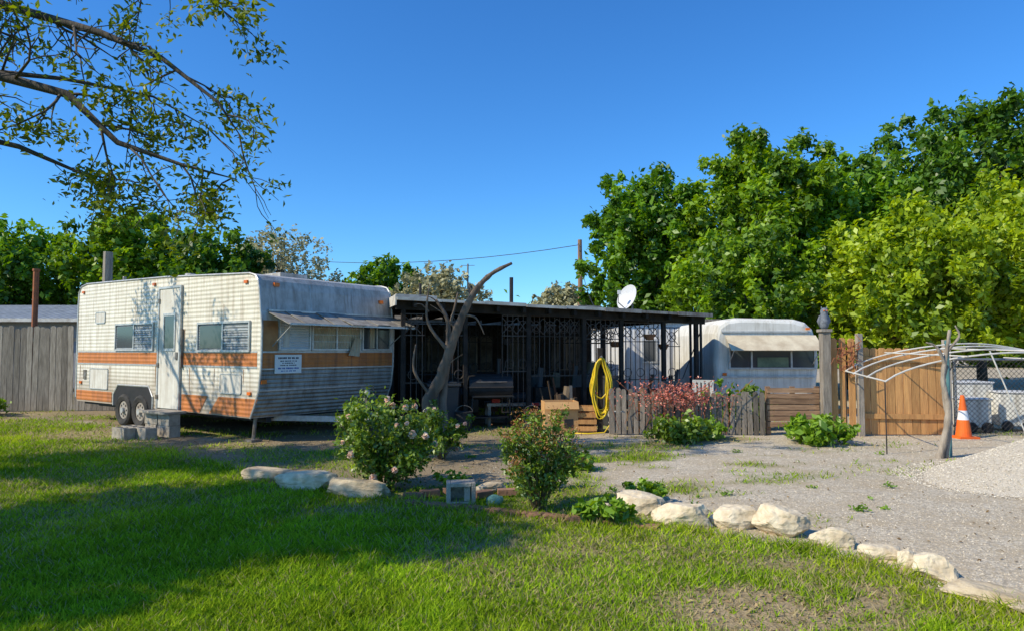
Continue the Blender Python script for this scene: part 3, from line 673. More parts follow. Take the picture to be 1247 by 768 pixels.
iron(.08, .45, .1, 2.2); iron(1.0, 1.25, .1, 2.2); iron(2.0, 2.55, .3, 2.2); iron(2.6, 3.7, 1.0, 2.2, .1); iron(3.8, 4.55, .1, 2.15); iron(4.65, 5.55, .1, 2.1, .1); iron(5.65, 6.0, .1, 2.0)
iron(2.2, 5.5, .2, 2.1, 2.4, .14, mt=black); iron(.2, 2.0, .2, 2.1, 1.6, .14, mt=black); iron(3.6, 6.2, .2, 2.1, 3.6, .12, mt=black)
mb.tube([(6.45, .3, 0), (6.45, .3, 2.1)], .03, black, 6); mb.tube([(6.52, .0, 0), (6.52, .0, 2.2)], .03, black, 6); mb.tube([(6.05, .0, .9), (6.5, .0, 1.9)], .012, black, 5)
mb.obj('posts_and_ironwork', parent=CP)
mb = MB()
mb.b2((-.02, CDp - .12, 0), (6.1, CDp - .02, 2.2), dkwood); mb.b2((-.06, .9, 0), (-.0, CDp - .14, 2.3), dkwood)
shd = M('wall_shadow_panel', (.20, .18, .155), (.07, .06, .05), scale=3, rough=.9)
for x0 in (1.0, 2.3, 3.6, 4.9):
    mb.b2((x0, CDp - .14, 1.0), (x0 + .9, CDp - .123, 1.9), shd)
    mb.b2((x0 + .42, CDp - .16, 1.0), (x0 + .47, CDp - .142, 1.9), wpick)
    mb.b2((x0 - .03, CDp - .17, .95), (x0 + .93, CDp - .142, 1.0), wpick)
mb.obj('back_wall', parent=CP)
mb = MB(); mb.tube([(3.3, 3.5, 2.3), (3.3, 3.5, 3.35)], .05, black, 8); mb.obj('stove_pipe', parent=CP)
mb = MB(); mb.tube([(.75, 2.2, 2.3), (.75, 2.2, 3.0)], .03, black, 8); mb.tube([(2.1, 3.0, 2.3), (2.1, 3.0, 3.0)], .035, black, 8); mb.tube([(2.1, 3.0, 3.0), (2.1, 3.0, 3.05)], .06, black, 8); mb.obj('vent_pipes', parent=CP)
card = M('cardboard', (.62, .36, .15), (.48, .26, .11), scale=2, rough=.9)
mb = MB(); Lx, Ly, Hz = .62, .45, .58
mb.b2((-Lx / 2, -Ly / 2, 0), (Lx / 2, -Ly / 2 + .012, Hz), card); mb.b2((-Lx / 2, Ly / 2 - .012, 0), (Lx / 2, Ly / 2, Hz), card)
mb.b2((-Lx / 2, -Ly / 2 + .012, 0), (-Lx / 2 + .012, Ly / 2 - .012, Hz), card); mb.b2((Lx / 2 - .012, -Ly / 2 + .012, 0), (Lx / 2, Ly / 2 - .012, Hz), card)
mb.b2((-Lx / 2 + .01, -Ly / 2 + .01, .01), (Lx / 2 - .01, Ly / 2 - .01, .03), card)
mb.box((0, -Ly / 2 - .05, Hz - .07), (Lx, .14, .008), card, rot=Matrix.Rotation(math.radians(62), 3, 'X'))
mb.b2((.05, -Ly / 2 - .003, .1), (.22, -Ly / 2 - .001, .26), black)
mb.obj('cardboard_box', loc=(.88, 12.75, 0), rz=.1)
mb = MB()
for z in (.05, .17, .29, .41): mb.b2((-.2, -.16, z), (.2, -.145, z + .08), wbrn); mb.b2((-.2, .145, z), (.2, .16, z + .08), wbrn); mb.b2((-.2, -.14, z), (-.185, .14, z + .08), wbrn); mb.b2((.185, -.14, z), (.2, .14, z + .08), wbrn)
for x in (-.17, .17):
    for y in (-.13, .13): mb.box((x, y, .26), (.03, .02, .50), wbrn)
mb.b2((-.2, -.14, .02), (.2, .14, .045), wbrn); mb.obj('wooden_crate', loc=(1.36, 12.7, 0), rz=-.1)
gunm = M('grill_black', (.03, .03, .032), (.018, .018, .018), rough=.45)
mb = MB(); N_ = 20
vs = []; fs = []
for xq, rq in ((-.45, .20), (-.43, .25), (.43, .25), (.45, .20)):
    for i in range(N_): a = 2 * math.pi * i / N_; vs.append((xq, rq * math.cos(a), .80 + rq * math.sin(a)))
for j in range(3):
    for i in range(N_): fs.append((j * N_ + i, j * N_ + (i + 1) % N_, (j + 1) * N_ + (i + 1) % N_, (j + 1) * N_ + i))
fs += [tuple(range(N_)), tuple(range(4 * N_ - 1, 3 * N_ - 1, -1))]
mb.add(vs, fs, gunm); mb.tube([(.2, .05, 1.03), (.2, .05, 1.35)], .04, gunm, 8); mb.b2((-.44, -.262, .79), (.44, -.252, .81), ironm)
for x in (-.36, .36):
    for y in (-.2, .2): mb.tube([(x, y, .64), (x * 1.1, y * 1.3, 0)], .018, gunm, 6)
mb.tube([(-.3, -.31, .9), (.3, -.31, .9)], .012, steel, 6); mb.b2((-.4, -.5, .62), (.4, -.28, .64), gunm); mb.b2((-.38, -.2, .2), (.38, .2, .22), gunm)
mb.obj('barbecue_grill', loc=(-.45, 13.6, 0), rz=.2, smooth=False)
mb = MB(); mb.b2((-.8, -.3, .40), (.8, .3, .46), steel)
for x in (-.75, .75):
    for y in (-.25, .25): mb.b2((x - .03, y - .03, 0), (x + .03, y + .03, .40), steel)
mb.tube([(-.5, 0, .56), (.1, 0, .56)], .1, black, 10); mb.box((.4, -.05, .61), (.4, .3, .3), dkwood)
red = M('faded_red', (.45, .04, .03), (.28, .03, .02), rough=.6)
mb.box((-.62, -.2, .54), (.16, .15, .15), red); mb.box((.2, -.31, .43), (.1, .02, .06), red); mb.obj('workbench', loc=(.25, 14.1, 0), rz=.15)
binm = M('dark_bin', (.035, .038, .042), (.05, .05, .05), rough=.5)
mb = MB(); mb.tube([(0, 0, 0), (0, 0, .95)], .18, binm, 16); mb.tube([(0, 0, .95), (0, 0, 1.0)], [.2, .17], black, 16); mb.obj('trash_can', loc=(2.0, 14.0, 0))
# wheeled black bin beside the dead tree
mb = MB(); vs = [(-.24, -.22, .05), (.24, -.22, .05), (.24, .22, .05), (-.24, .22, .05), (-.29, -.29, .82), (.29, -.29, .82), (.29, .27, .82), (-.29, .27, .82)]
mb.add(vs, [(3, 2, 1, 0), (4, 5, 6, 7), (0, 1, 5, 4), (1, 2, 6, 5), (2, 3, 7, 6), (3, 0, 4, 7)], binm); mb.box((0, -.01, .86), (.64, .64, .05), binm); mb.box((0, -.01, .90), (.5, .5, .03), binm)
for q in (-.2, .2): mb.tube([(q - .03, .24, .1), (q + .03, .24, .1)], .1, black, 14)
mb.tube([(-.25, .34, .84), (.25, .34, .84)], .015, black, 6); mb.obj('wheeled_bin', loc=(-1.35, 13.2, 0), rz=.25, bevel=.01)
mb = MB(); mb.b2((-.35, -.3, 0), (.35, .3, .9), dkwood); mb.b2((-.33, -.32, .1), (.33, -.303, .8), black); mb.b2((-.2, -.34, .6), (.2, -.322, .63), steel); mb.obj('storage_cabinet', loc=(-1.5, 14.6, 0), rz=.3, bevel=.01)
potm = M('pot', (.34, .15, .07), (.24, .11, .06)); mb = MB()
for i in range(3): mb.tube([(0, 0, .2 * i), (0, 0, .2 * i + .18)], [.16, .21], potm, 14)
mb.obj('stacked_flower_pots', loc=(2.35, 12.8, 0))
cmats = [M('clutter_%s' % q, c_, rough=.8) for q, c_ in (('brown', (.10, .065, .04)), ('tan', (.20, .15, .10)), ('grey', (.11, .11, .11)), ('green', (.03, .06, .035)), ('dark', (.03, .03, .03)), ('rust', (.15, .06, .03)))]
cwhite = M('clutter_white', (.5, .5, .47), rough=.7)
def junk(loc, rx, ry, hz, k):
    mb = MB()
    for i in range(k):
        x, y = rnd.uniform(-rx, rx), rnd.uniform(-ry, ry); t = rnd.random(); mt = rnd.choice(cmats)
        if t < .4:
            s_ = (rnd.uniform(.15, .4), rnd.uniform(.15, .35), rnd.uniform(.12, .35)); mb.box((x, y, rnd.uniform(0, hz * .5) + s_[2] / 2), s_, mt, rot=rnd.uniform(0, 3), jit=.01)
        elif t < .75: mb.beam((x, y, .02), (x + rnd.uniform(-.3, .3), y + rnd.uniform(-.1, .3), rnd.uniform(.5, 1) * hz), rnd.uniform(.02, .09), .025, mt)
        else: mb.tube([(x, y, .02), (x + rnd.uniform(-.1, .1), y, rnd.uniform(.3, .9) * hz)], rnd.uniform(.02, .10), mt, 9)
    mb.obj('salvage_pile', loc=loc)
junk((1.2, 14.9, 0), .7, .5, 1.5, 26); junk((3.0, 15.2, 0), .7, .5, 1.2, 24); junk((-1.0, 15.2, 0), .6, .5, 1.8, 20); junk((1.0, 13.7, 0), .35, .2, 1.0, 10); junk((2.6, 13.5, 0), .5, .3, .9, 16)
def chair(loc, rz, mt):
    mb = MB(); mb.box((0, 0, .42), (.46, .44, .03), mt)
    for x in (-.2, .2):
        mb.tube([(x, -.2, .42), (x * 1.15, -.24, 0)], .02, mt, 6); mb.tube([(x, .2, 0), (x, .2, .45), (x, .27, .88)], .02, mt, 6); mb.tube([(x * 1.2, -.2, .42), (x * 1.2, -.2, .64), (x * 1.2, .22, .66)], .018, mt, 6)
    for k in range(5): mb.box((-.16 + k * .08, .24, .68), (.05, .015, .36), mt)
    mb.box((0, .27, .87), (.44, .03, .06), mt); mb.obj('patio_chair', loc=loc, rz=rz)
chair((3.3, 13.5, 0), .5, cmats[2]); chair((3.9, 14.1, 0), -.4, cwhite)
for i, (x, y, mt) in enumerate(((1.95, 12.9, cwhite), (-.9, 12.9, cmats[4]), (.38, 12.9, binm))):
    mb = MB(); mb.tube([(0, 0, 0), (0, 0, .36)], [.13, .155], mt, 16); mb.tube([(0, 0, .35), (0, 0, .37)], .165, mt, 16); N_ = 10
    mb.tube([(.16 * math.cos(a), .02, .36 + .12 * math.sin(a)) for a in [math.pi * i_ / N_ for i_ in range(N_ + 1)]], .004, steel, 4); mb.obj('bucket', loc=(x, y, 0))
for i, (x, y, z) in enumerate(((-.1, 13.9, 1.75), (2.2, 14.6, 1.7), (3.3, 14.9, 1.65), (2.9, 14.4, 1.85))):
    mb = MB(); mb.tube([(0, 0, 0), (0, 0, -.12)], [.13, .07], potm if i else black, 12)
    for a in (0, 2.1, 4.2): mb.tube([(.13 * math.cos(a), .13 * math.sin(a), 0), (0, 0, .5)], .003, steel, 3)
    mb.obj('hanging_basket', loc=(x, y, z))
hosem = M('yellow_hose', (.80, .58, .02), (.68, .46, .02), rough=.4, spec=.5)
HO = empty('garden_hose', (1.62, 12.55, 0)); mb = MB()
for k in range(12):
    w_ = .15 + rnd.uniform(-.06, .025); hgt = .50 + rnd.uniform(-.16, .06); cx_ = rnd.uniform(-.03, .03); yo = -k * .012; top = 1.38 - rnd.uniform(0, .05); N_ = 28; ph = rnd.uniform(0, 6)
    mb.tube([(cx_ + w_ * math.sin(a) * (1 - .18 * math.cos(a)) + .014 * math.sin(5 * a + ph), yo + .015 * math.sin(3 * a), top - hgt + hgt * math.cos(a)) for a in [2 * math.pi * i / N_ for i in range(N_)]], .012, hosem, 7, close=True)
mb.tube([(.15, -.05, .5), (.18, -.08, .2), (.05, -.12, .03), (-.25, -.2, .02), (-.6, -.1, .02)], .012, hosem, 7)
mb.obj('hose_coils', parent=HO, smooth=True); mb = MB(); mb.box((0, .06, .78), (.09, .09, 1.56), dkwood); mb.tube([(0, .02, 1.38), (0, -.16, 1.40)], .02, steel, 6); mb.obj('hose_post', parent=HO)

# ---------------------------------------------------------------- buildings
mhw = M('mobile_home_siding', (.72, .72, .72), (.58, .58, .58), scale=3, rough=.7, wave=('X', 1.6), wdist=.02, stain=(.42, .40, .37))
MH = empty('mobile_home', (0, 0, 0)); mb = MB()
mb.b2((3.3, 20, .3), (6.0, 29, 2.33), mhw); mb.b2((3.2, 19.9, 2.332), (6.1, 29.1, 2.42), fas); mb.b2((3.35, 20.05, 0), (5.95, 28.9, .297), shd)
mb.obj('shell', parent=MH); mb = MB()
mb.b2((3.85, 19.985, 1.2), (4.2, 19.998, 1.8), glass)
for a_, b_ in (((3.8, 19.97, 1.8), (4.25, 19.998, 1.85)), ((3.8, 19.97, 1.15), (4.25, 19.998, 1.2)), ((3.8, 19.97, 1.2), (3.85, 19.998, 1.8)), ((4.2, 19.97, 1.2), (4.25, 19.998, 1.8))): mb.b2(a_, b_, trim)
mb.obj('windows', parent=MH)
NH = empty('neighbour_house'); mb = MB()
bl = M('house_wall', (.30, .31, .33), (.23, .23, .25), rough=.8)
mb.b2((-24, 24, 0), (-12.5, 30, 2.6), bl); vs = [(-24.5, 23.5, 2.6), (-12, 23.5, 2.6), (-12, 30.5, 2.6), (-24.5, 30.5, 2.6), (-24.5, 27, 3.3), (-12, 27, 3.3)]
mb.add(vs, [(0, 1, 5, 4), (2, 3, 4, 5), (1, 2, 5), (3, 0, 4), (3, 2, 1, 0)], M('metal_roof', (.25, .28, .32), (.16, .18, .20), rough=.6, wave=('X', 1.2), wdist=.03))
mb.b2((-24.5, 23.45, 2.5), (-12, 23.495, 2.62), fasl)
for x in (-22, -18.5, -15): mb.b2((x, 23.97, 1.2), (x + 1.0, 23.998, 2.1), glass); mb.b2((x - .06, 23.95, 2.1), (x + 1.06, 23.998, 2.16), fas)
mb.obj('shell', parent=NH)
BH = empty('mobile_home'); mb = MB()
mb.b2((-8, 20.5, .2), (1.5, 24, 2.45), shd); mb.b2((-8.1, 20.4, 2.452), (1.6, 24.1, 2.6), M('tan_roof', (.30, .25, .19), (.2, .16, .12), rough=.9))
mb.b2((-8, 20.55, 0), (1.4, 23.9, .197), dkwood)
for x in (-6.5, -4, -1.5): mb.b2((x, 20.47, 1.1), (x + .9, 20.498, 1.8), glass)
mb.obj('shell', parent=BH)
cwh = M('camper_shell', (.76, .74, .68), (.62, .60, .54), scale=2, rough=.85, bump=.05, bscale=5, spec=.1, stain=(.42, .38, .31))
RC = empty('camper_trailer', (0, 0, 0)); mb = MB()
pr = [(4.62, .42), (6.75, .42), (6.92, .7), (6.98, 1.2), (6.95, 1.7), (6.86, 2.0), (6.7, 2.15), (6.45, 2.22), (5.1, 2.25), (4.82, 2.21), (4.66, 2.10), (4.6, 1.9), (4.58, 1.2)]
cx_, cz_ = 5.78, 1.35
def inset(p, d):
    x, z = p; return (x + (d if x < cx_ else -d), z + (d if z < cz_ else -d))
ys = [(15.5, .10), (15.53, .05), (15.58, .015), (15.66, 0), (19.4, 0), (19.5, .08)]
vs = []
for yv, d in ys: vs += [(inset(p, d)[0], yv, inset(p, d)[1]) for p in pr]
q = len(pr); fs = [tuple(range(q)), tuple(range(len(ys) * q - 1, (len(ys) - 1) * q - 1, -1))]
for i in range(len(ys) - 1):
    for j in range(q): fs.append((i * q + (j + 1) % q, i * q + j, (i + 1) * q + j, (i + 1) * q + (j + 1) % q))
mb.add(vs, fs, cwh); mb.obj('shell', parent=RC)
mb = MB(); mb.b2((4.95, 15.47, 1.13), (6.82, 15.497, 1.58), glass)
mb.b2((4.9, 15.45, 1.09), (6.87, 15.497, 1.13), trim); mb.b2((4.9, 15.45, 1.58), (6.87, 15.497, 1.62), trim)
for x in (4.9, 5.4, 6.3, 6.83): mb.b2((x, 15.455, 1.13), (x + .04, 15.497, 1.58), trim)
tan = M('faded_flap', (.66, .57, .41), (.48, .39, .27), scale=4, rough=.8)
mb.box((5.86, 15.27, 1.68), (2.05, .55, .015), tan, rot=Matrix.Rotation(math.radians(38), 3, 'X'))
for x in (4.9, 6.8): mb.tube([(x, 15.48, 1.2), (x, 15.06, 1.52)], .012, trim, 5)
mb.b2((4.72, 15.47, .9), (6.85, 15.497, .94), trim); mb.b2((4.75, 15.47, 1.92), (6.7, 15.497, 1.95), trim)
mb.box((4.8, 15.46, .98), (.09, .03, .06), amber); mb.box((6.7, 15.46, 2.0), (.09, .03, .05), amber)
mb.b2((5.55, 15.46, 1.14), (6.25, 15.469, 1.36), M('green_curtain', (.18, .24, .16), (.1, .14, .1)))
mb.b2((4.7, 15.7, .1), (6.8, 19.2, .418), dkwood)
mb.obj('window_and_flap', parent=RC)
dm = M('dish_grey', (.66, .66, .66), (.54, .54, .54), rough=.5)
def dish(c0, axis_, R_, foot):
    mb = MB(); vs = []; fs = []; nr, na = 6, 24
    axis_ = Vector(axis_).normalized(); t_ = axis_.cross(Vector((0, 0, 1))).normalized(); b_ = t_.cross(axis_); c0 = Vector(c0)
    for i in range(nr + 1):
        r_ = R_ * i / nr
        for k in range(na):
            a = 2 * math.pi * k / na; vs.append(c0 + t_ * r_ * math.cos(a) + b_ * r_ * 1.1 * math.sin(a) + axis_ * (r_ * r_ * .3 / R_))
    for i in range(nr):
        for k in range(na): fs.append((i * na + k, i * na + (k + 1) % na, (i + 1) * na + (k + 1) % na, (i + 1) * na + k))
    mb.add(vs, fs, dm); mb.tube([c0 - b_ * R_ * .95, c0 + axis_ * R_ - b_ * R_ * .8, c0 + axis_ * R_ * 1.2 - b_ * .05], .012, steel, 6); mb.box(c0 + axis_ * R_ * 1.2, (.07, .07, .09), dm)
    mb.tube([c0 - axis_ * .02, c0 - axis_ * .12 + Vector((0, 0, -.1)), (c0.x + .08, c0.y + .06, foot)], .022, steel, 8)
    mb.obj('satellite_dish')
dish((2.75, 16.0, 2.72), (-.75, -.55, .38), .29, 2.28)
for i, (x, y, s_) in enumerate(((8.6, 12.9, .45), (9.5, 13.1, .55), (10.5, 13, .5), (9.0, 13.6, .7))):
    mb = MB(); mb.b2((-s_ / 2, -.3, .1), (s_ / 2, .3, .1 + s_ * 1.1), cwh); mb.b2((-s_ / 2 - .02, -.32, .1 + s_ * 1.1 + .002), (s_ / 2 + .02, .32, .14 + s_ * 1.1), dm)
    for q in (-1, 1): mb.tube([(q * s_ * .3, -.34, .1), (q * s_ * .3, -.28, .1)], .1, black, 12)
    mb.obj('white_storage_bin' if i == 0 else 'white_storage_bin.%03d' % i, loc=(x, y, 0), rz=rnd.uniform(-.3, .3), bevel=.02)

wood = M('pole_wood', (.32, .19, .11), (.20, .12, .08), scale=5, rough=.95, stretch=(3, 3, .3))
rust = M('rusty_pipe', (.40, .14, .06), (.24, .09, .05), scale=8, rough=.9)
mb = MB(); mb.tube([(3.85, 38, 0), (3.8, 38, 7.7)], [.17, .12], wood, 10); mb.box((3.8, 37.84, 7.2), (.10, .10, .3), steel)
mb.obj('utility_pole')
def wire(a, b, sag, r=.02):
    a = Vector(a); b = Vector(b); return [a.lerp(b, i / 16) + Vector((0, 0, -sag * 4 * (i / 16) * (1 - i / 16))) for i in range(17)]
mb = MB(); mb.tube(wire((3.7, 38, 7.4), (-24, 52, 9.6), 1.2), .022, black, 4); mb.tube(wire((3.7, 38, 7.5), (2.2, 17.5, 2.5), .6), .012, black, 4); mb.obj('power_line')
mb = MB(); mb.tube([(-2.6, 40, 0), (-2.6, 40, 6.6)], .05, steel, 6); mb.tube([(-3.0, 40, 6.5), (-2.2, 40, 6.5)], .02, steel, 4); mb.obj('antenna_mast')
mb = MB(); mb.tube([(-12.6, 18, 0), (-12.6, 18, 3.62)], .07, rust, 8); mb.tube([(-12.6, 18, 3.6), (-12.6, 18, 3.66)], .09, rust, 8); mb.obj('rusty_pipe_post')
mb = MB(); mb.tube([(-11.9, 20, 0), (-11.9, 20, 4.4)], [.15, .13], wgrey, 8); mb.obj('wooden_post')
mb = MB(); mb.tube([(-18.7, 31, 0), (-18.7, 31, 5.9)], [.12, .1], wood, 8); mb.obj('wooden_post')

# ---------------------------------------------------------------- dead tree trunk
dead = M('dead_bark', (.20, .15, .11), (.085, .065, .05), scale=7, rough=.95, bump=.8, bscale=18, stretch=(1, 1, .3))
def smooth_path(P, n=5):
    o = []
    for i in range(len(P) - 1):
        p0 = P[max(i - 1, 0)]; p1 = P[i]; p2 = P[i + 1]; p3 = P[min(i + 2, len(P) - 1)]
        for k in range(n):
            t = k / n; o.append(.5 * ((2 * p1) + (p2 - p0) * t + (2 * p0 - 5 * p1 + 4 * p2 - p3) * t * t + (3 * p1 - p0 - 3 * p2 + p3) * t ** 3))
    o.append(P[-1]); return o
mb = MB()
def limb(P, r0, r1, n=9):
    P = smooth_path([Vector(p) for p in P]); K = len(P)
    mb.tube(P, [(r0 + (r1 - r0) * i / (K - 1)) * (1 + .12 * math.sin(i * 1.9) + rnd.uniform(-.08, .08)) for i in range(K)], dead, n)
limb([(-1.0, 10.6, -.05), (-1.18, 10.6, .3), (-1.30, 10.62, .68), (-1.12, 10.6, 1.05), (-.98, 10.55, 1.45), (-.80, 10.5, 1.95), (-.58, 10.5, 2.4), (-.32, 10.5, 2.68), (0.0, 10.5, 2.85)], .13, .022)
limb([(-1.0, 10.62, 0), (-1.08, 10.7, .6), (-1.05, 10.75, 1.1), (-1.0, 10.7, 1.6), (-1.02, 10.7, 2.0), (-1.2, 10.7, 2.3)], .08, .02, 7)
limb([(-1.02, 10.7, 1.8), (-.92, 10.7, 2.1), (-.86, 10.8, 2.42)], .03, .012, 6)
limb([(-.98, 10.55, 1.5), (-1.3, 10.5, 1.95), (-1.28, 10.5, 2.5)], .035, .01, 6)
limb([(-.75, 10.5, 2.05), (-.55, 10.45, 2.0), (-.42, 10.4, 1.75)], .025, .008, 5)
limb([(-1.25, 10.6, .8), (-1.5, 10.5, 1.2), (-1.48, 10.5, 1.6)], .03, .01, 5)
for (a_, b_) in (((-.85, 10.5, 1.8), (-1.25, 10.4, 2.2)), ((-1.1, 10.7, 2.2), (-1.45, 10.6, 2.35)), ((-1.1, 10.6, 1.1), (-.75, 10.4, 1.45)), ((-.6, 10.5, 2.35), (-.75, 10.4, 2.62)), ((-1.28, 10.5, 2.1), (-1.5, 10.4, 2.2))):
    a_ = Vector(a_); b_ = Vector(b_); limb([a_, a_.lerp(b_, .5) + Vector((0, 0, .06)), b_], .014, .004, 5)
mb.obj('dead_tree', smooth=True)
drf = M('driftwood', (.40, .34, .27), (.18, .145, .11), scale=6, rough=.9, bump=.9, stretch=(1, 1, .3))
mb = MB(); dead_, dead = dead, drf
limb([(6.0, 9.7, -.05), (6.12, 9.7, .35), (6.18, 9.72, .7), (6.10, 9.7, 1.1), (6.16, 9.7, 1.45), (6.22, 9.7, 1.8)], .055, .02)
limb([(6.14, 9.7, 1.3), (6.0, 9.65, 1.55), (5.85, 9.65, 1.62)], .03, .01, 5); limb([(6.17, 9.7, 1.5), (6.35, 9.7, 1.7), (6.3, 9.7, 1.86)], .025, .01, 5)
limb([(6.12, 9.72, -.02), (6.2, 9.75, .4), (6.13, 9.75, .9), (6.2, 9.75, 1.3)], .03, .015, 6)
mb.obj('driftwood_post', smooth=True); dead = dead_
teal = M('teal_pipe', (.10, .24, .25), (.07, .16, .17), rough=.5)
mb = MB(); mb.tube([(6.27, 9.85, 0), (6.27, 9.85, 1.62)], .025, teal, 8); mb.tube([(6.27, 9.85, 1.6), (6.27, 9.85, 1.65)], .035, teal, 8); mb.obj('teal_pole')
pvc = M('white_pvc', (.70, .67, .60), (.54, .51, .45), rough=.5)
mb = MB()
for i, yv in enumerate((10.0, 10.8, 11.5, 12.05)):
    N_ = 22; x0, x1 = 5.45 + i * .14, 9.3 + .3 * i; z0 = 1.06 + .03 * i
    mb.tube([(x0 + (x1 - x0) * j / N_, yv + .1 * math.sin(j * .5), z0 + (.42 + .02 * i) * math.sin(math.pi * j / N_) ** .8) for j in range(N_ + 1)], .013, pvc, 7)
    mb.tube([(x1, yv, z0), (x1, yv, 0)], .013, pvc, 7)
for xx_ in (6.6, 7.6, 8.7):
    z_ = 1.06 + .42 * math.sin(math.pi * (xx_ - 5.5) / 3.9) ** .8; mb.tube([(xx_, 9.9, z_ + .02), (xx_, 12.1, z_ + .07)], .011, pvc, 7)
mb.tube([(5.45, 10.0, 1.06), (5.87, 12.05, 1.15)], .013, pvc, 7); mb.tube([(5.47, 10.05, 1.06), (5.47, 10.05, 0)], .009, black, 6); mb.tube([(5.87, 12.05, 1.15), (5.87, 12.05, 0)], .009, black, 6)
mb.tube([(7.2, 10.3, 1.5), (7.8, 10.3, .0)], .011, pvc, 7); mb.tube([(6.5, 10.0, 1.36), (6.2, 9.85, 1.1)], .008, black, 5)
mb.obj('hoop_frame')
cor = M('cone_orange', (.85, .16, .02), (.72, .12, .02), rough=.5); cw = M('cone_white', (.75, .75, .75), (.65, .65, .65), rough=.4)
mb = MB(); mb.box((0, 0, .02), (.34, .34, .04), cor); mb.tube([(0, 0, .04), (0, 0, .32)], [.125, .09], cor, 20); mb.tube([(0, 0, .32), (0, 0, .48)], [.09, .065], cw, 20); mb.tube([(0, 0, .48), (0, 0, .74)], [.065, .03], cor, 20)
cn = mb.obj('traffic_cone', loc=(7.78, 11.85, 0))
om = M('owl_grey', (.22, .24, .27), (.12, .13, .15), scale=14, rough=.8)
mb = MB(); mb.tube([(0, 0, 0), (0, 0, .06), (0, .0, .2), (0, 0, .30), (0, -.01, .34), (0, -.01, .40), (0, -.01, .45), (0, -.01, .47)], [.05, .085, .10, .075, .07, .078, .06, .02], om, 14)
for sg in (-1, 1): mb.tube([(sg * .045, -.01, .44), (sg * .06, -.01, .50)], [.02, .004], om, 6); mb.tube([(sg * .03, -.075, .405), (sg * .03, -.09, .405)], [.018, .012], amber, 8); mb.tube([(sg * .085, .0, .3), (sg * .10, .01, .18), (sg * .06, .05, .03)], [.02, .045, .01], om, 6)
mb.tube([(0, -.08, .385), (0, -.105, .365)], [.014, .003], black, 6); ow = mb.obj('owl_decoy', loc=(5.56, 12.15, 1.885), smooth=True); ow.scale = (.85, .85, .80)
mb = MB()
for k in range(30):
    a = rnd.uniform(0, 6.28); r0 = rnd.uniform(.08, .2); c = Vector((5.9 + rnd.uniform(-.14, .14), 12.08, 1.4 + rnd.uniform(-.2, .2)))
    mb.tube([c, c + Vector((math.cos(a) * r0, rnd.uniform(-.06, .02), math.sin(a) * r0)), c + Vector((math.cos(a + .6) * r0 * 1.4, rnd.uniform(-.08, .02), math.sin(a + .6) * r0 * 1.4))], [.012, .009, .004], rust, 4)
mb.obj('rusty_wire_ornament')

# ---------------------------------------------------------------- gravel mound
mb = MB(); na, nr = 48, 16; cx_, cy_ = 6.75, 8.0; vs = []; fs = []
def mz(dx, dy):
    r = math.hypot(dx / 1.9, dy / 1.35); a = math.atan2(dy, dx); r *= 1 + .06 * math.sin(3 * a + 1) + .04 * math.sin(7 * a)
    return .74 * max(0, 1 - r) ** 1.0 * (1 - .2 * max(0, 1 - r * 3)) - .02
for i in range(nr + 1):
    for k in range(na):
        a = 2 * math.pi * k / na; r = i / nr * 1.08; dx, dy = r * 1.9 * math.cos(a), r * 1.35 * math.sin(a); vs.append((cx_ + dx, cy_ + dy, mz(dx, dy)))
for i in range(nr):
    for k in range(na): fs.append((i * na + k, (i + 1) * na + k, (i + 1) * na + (k + 1) % na, i * na + (k + 1) % na))
GM = empty('gravel_pile'); mb.add(vs, fs, M('pile_gravel', (.66, .58, .46), (.50, .43, .33), scale=30, rough=.95, bump=1, bscale=70)); mb.obj('mound', parent=GM, smooth=True)
n = 18000; a = R.uniform(0, 2 * math.pi, n); r = np.sqrt(R.random(n)) * 1.16; dx, dy = r * 1.9 * np.cos(a), r * 1.35 * np.sin(a)
z = np.array([max(mz(u, v), 0) for u, v in zip(dx, dy)])
pebbles('pebbles', np.stack([cx_ + dx, cy_ + dy, z + .002], -1), .005 + .008 * R.random(n) ** 2, pebmat('pile_stone', (.48, .42, .33), (.78, .71, .58)), parent=GM)

# ---------------------------------------------------------------- border stones
lime = M('limestone', (.76, .65, .47), (.50, .39, .25), scale=7, rough=.95, bump=.7, bscale=22)
limed = M('old_limestone', (.60, .49, .33), (.38, .29, .18), scale=7, rough=.95, bump=.7, bscale=22)
import bmesh
from mathutils import noise as mn
def rock(name, c, d, rz, seed, mat, boxy=.55):
    bm = bmesh.new(); bmesh.ops.create_icosphere(bm, subdivisions=4, radius=1)
    off = Vector((seed * 3.7, seed * 1.3, seed * 2.1)); sr = random.Random(seed)
    cuts = [(Vector((sr.gauss(0, 1), sr.gauss(0, 1), sr.gauss(0, .8))).normalized(), sr.uniform(.66, .88)) for _ in range(12)]
    for v in bm.verts:
        p = v.co.copy(); mx = max(abs(p.x), abs(p.y), abs(p.z)); q = p.lerp(p / mx, boxy)
        q += p * (mn.noise(p * 1.3 + off) * .25)
        for nn_, dd_ in cuts:
            e_ = q.dot(nn_) - dd_ * (1 + boxy * .35)
            if e_ > 0: q -= nn_ * e_ * .97
        q += p * (mn.noise(p * 4 + off) * .07 + mn.noise(p * 10 + off) * .035)
        v.co = Vector((q.x * d[0] / 2, q.y * d[1] / 2, q.z * d[2] / 2)) * 1.14
    me = bpy.data.meshes.new(name); bm.to_mesh(me); bm.free(); me.materials.append(mat)
    o = bpy.data.objects.new(name, me); COL.objects.link(o); o.location = c; o.rotation_euler = (rnd.uniform(-.08, .08), rnd.uniform(-.08, .08), rz); return o
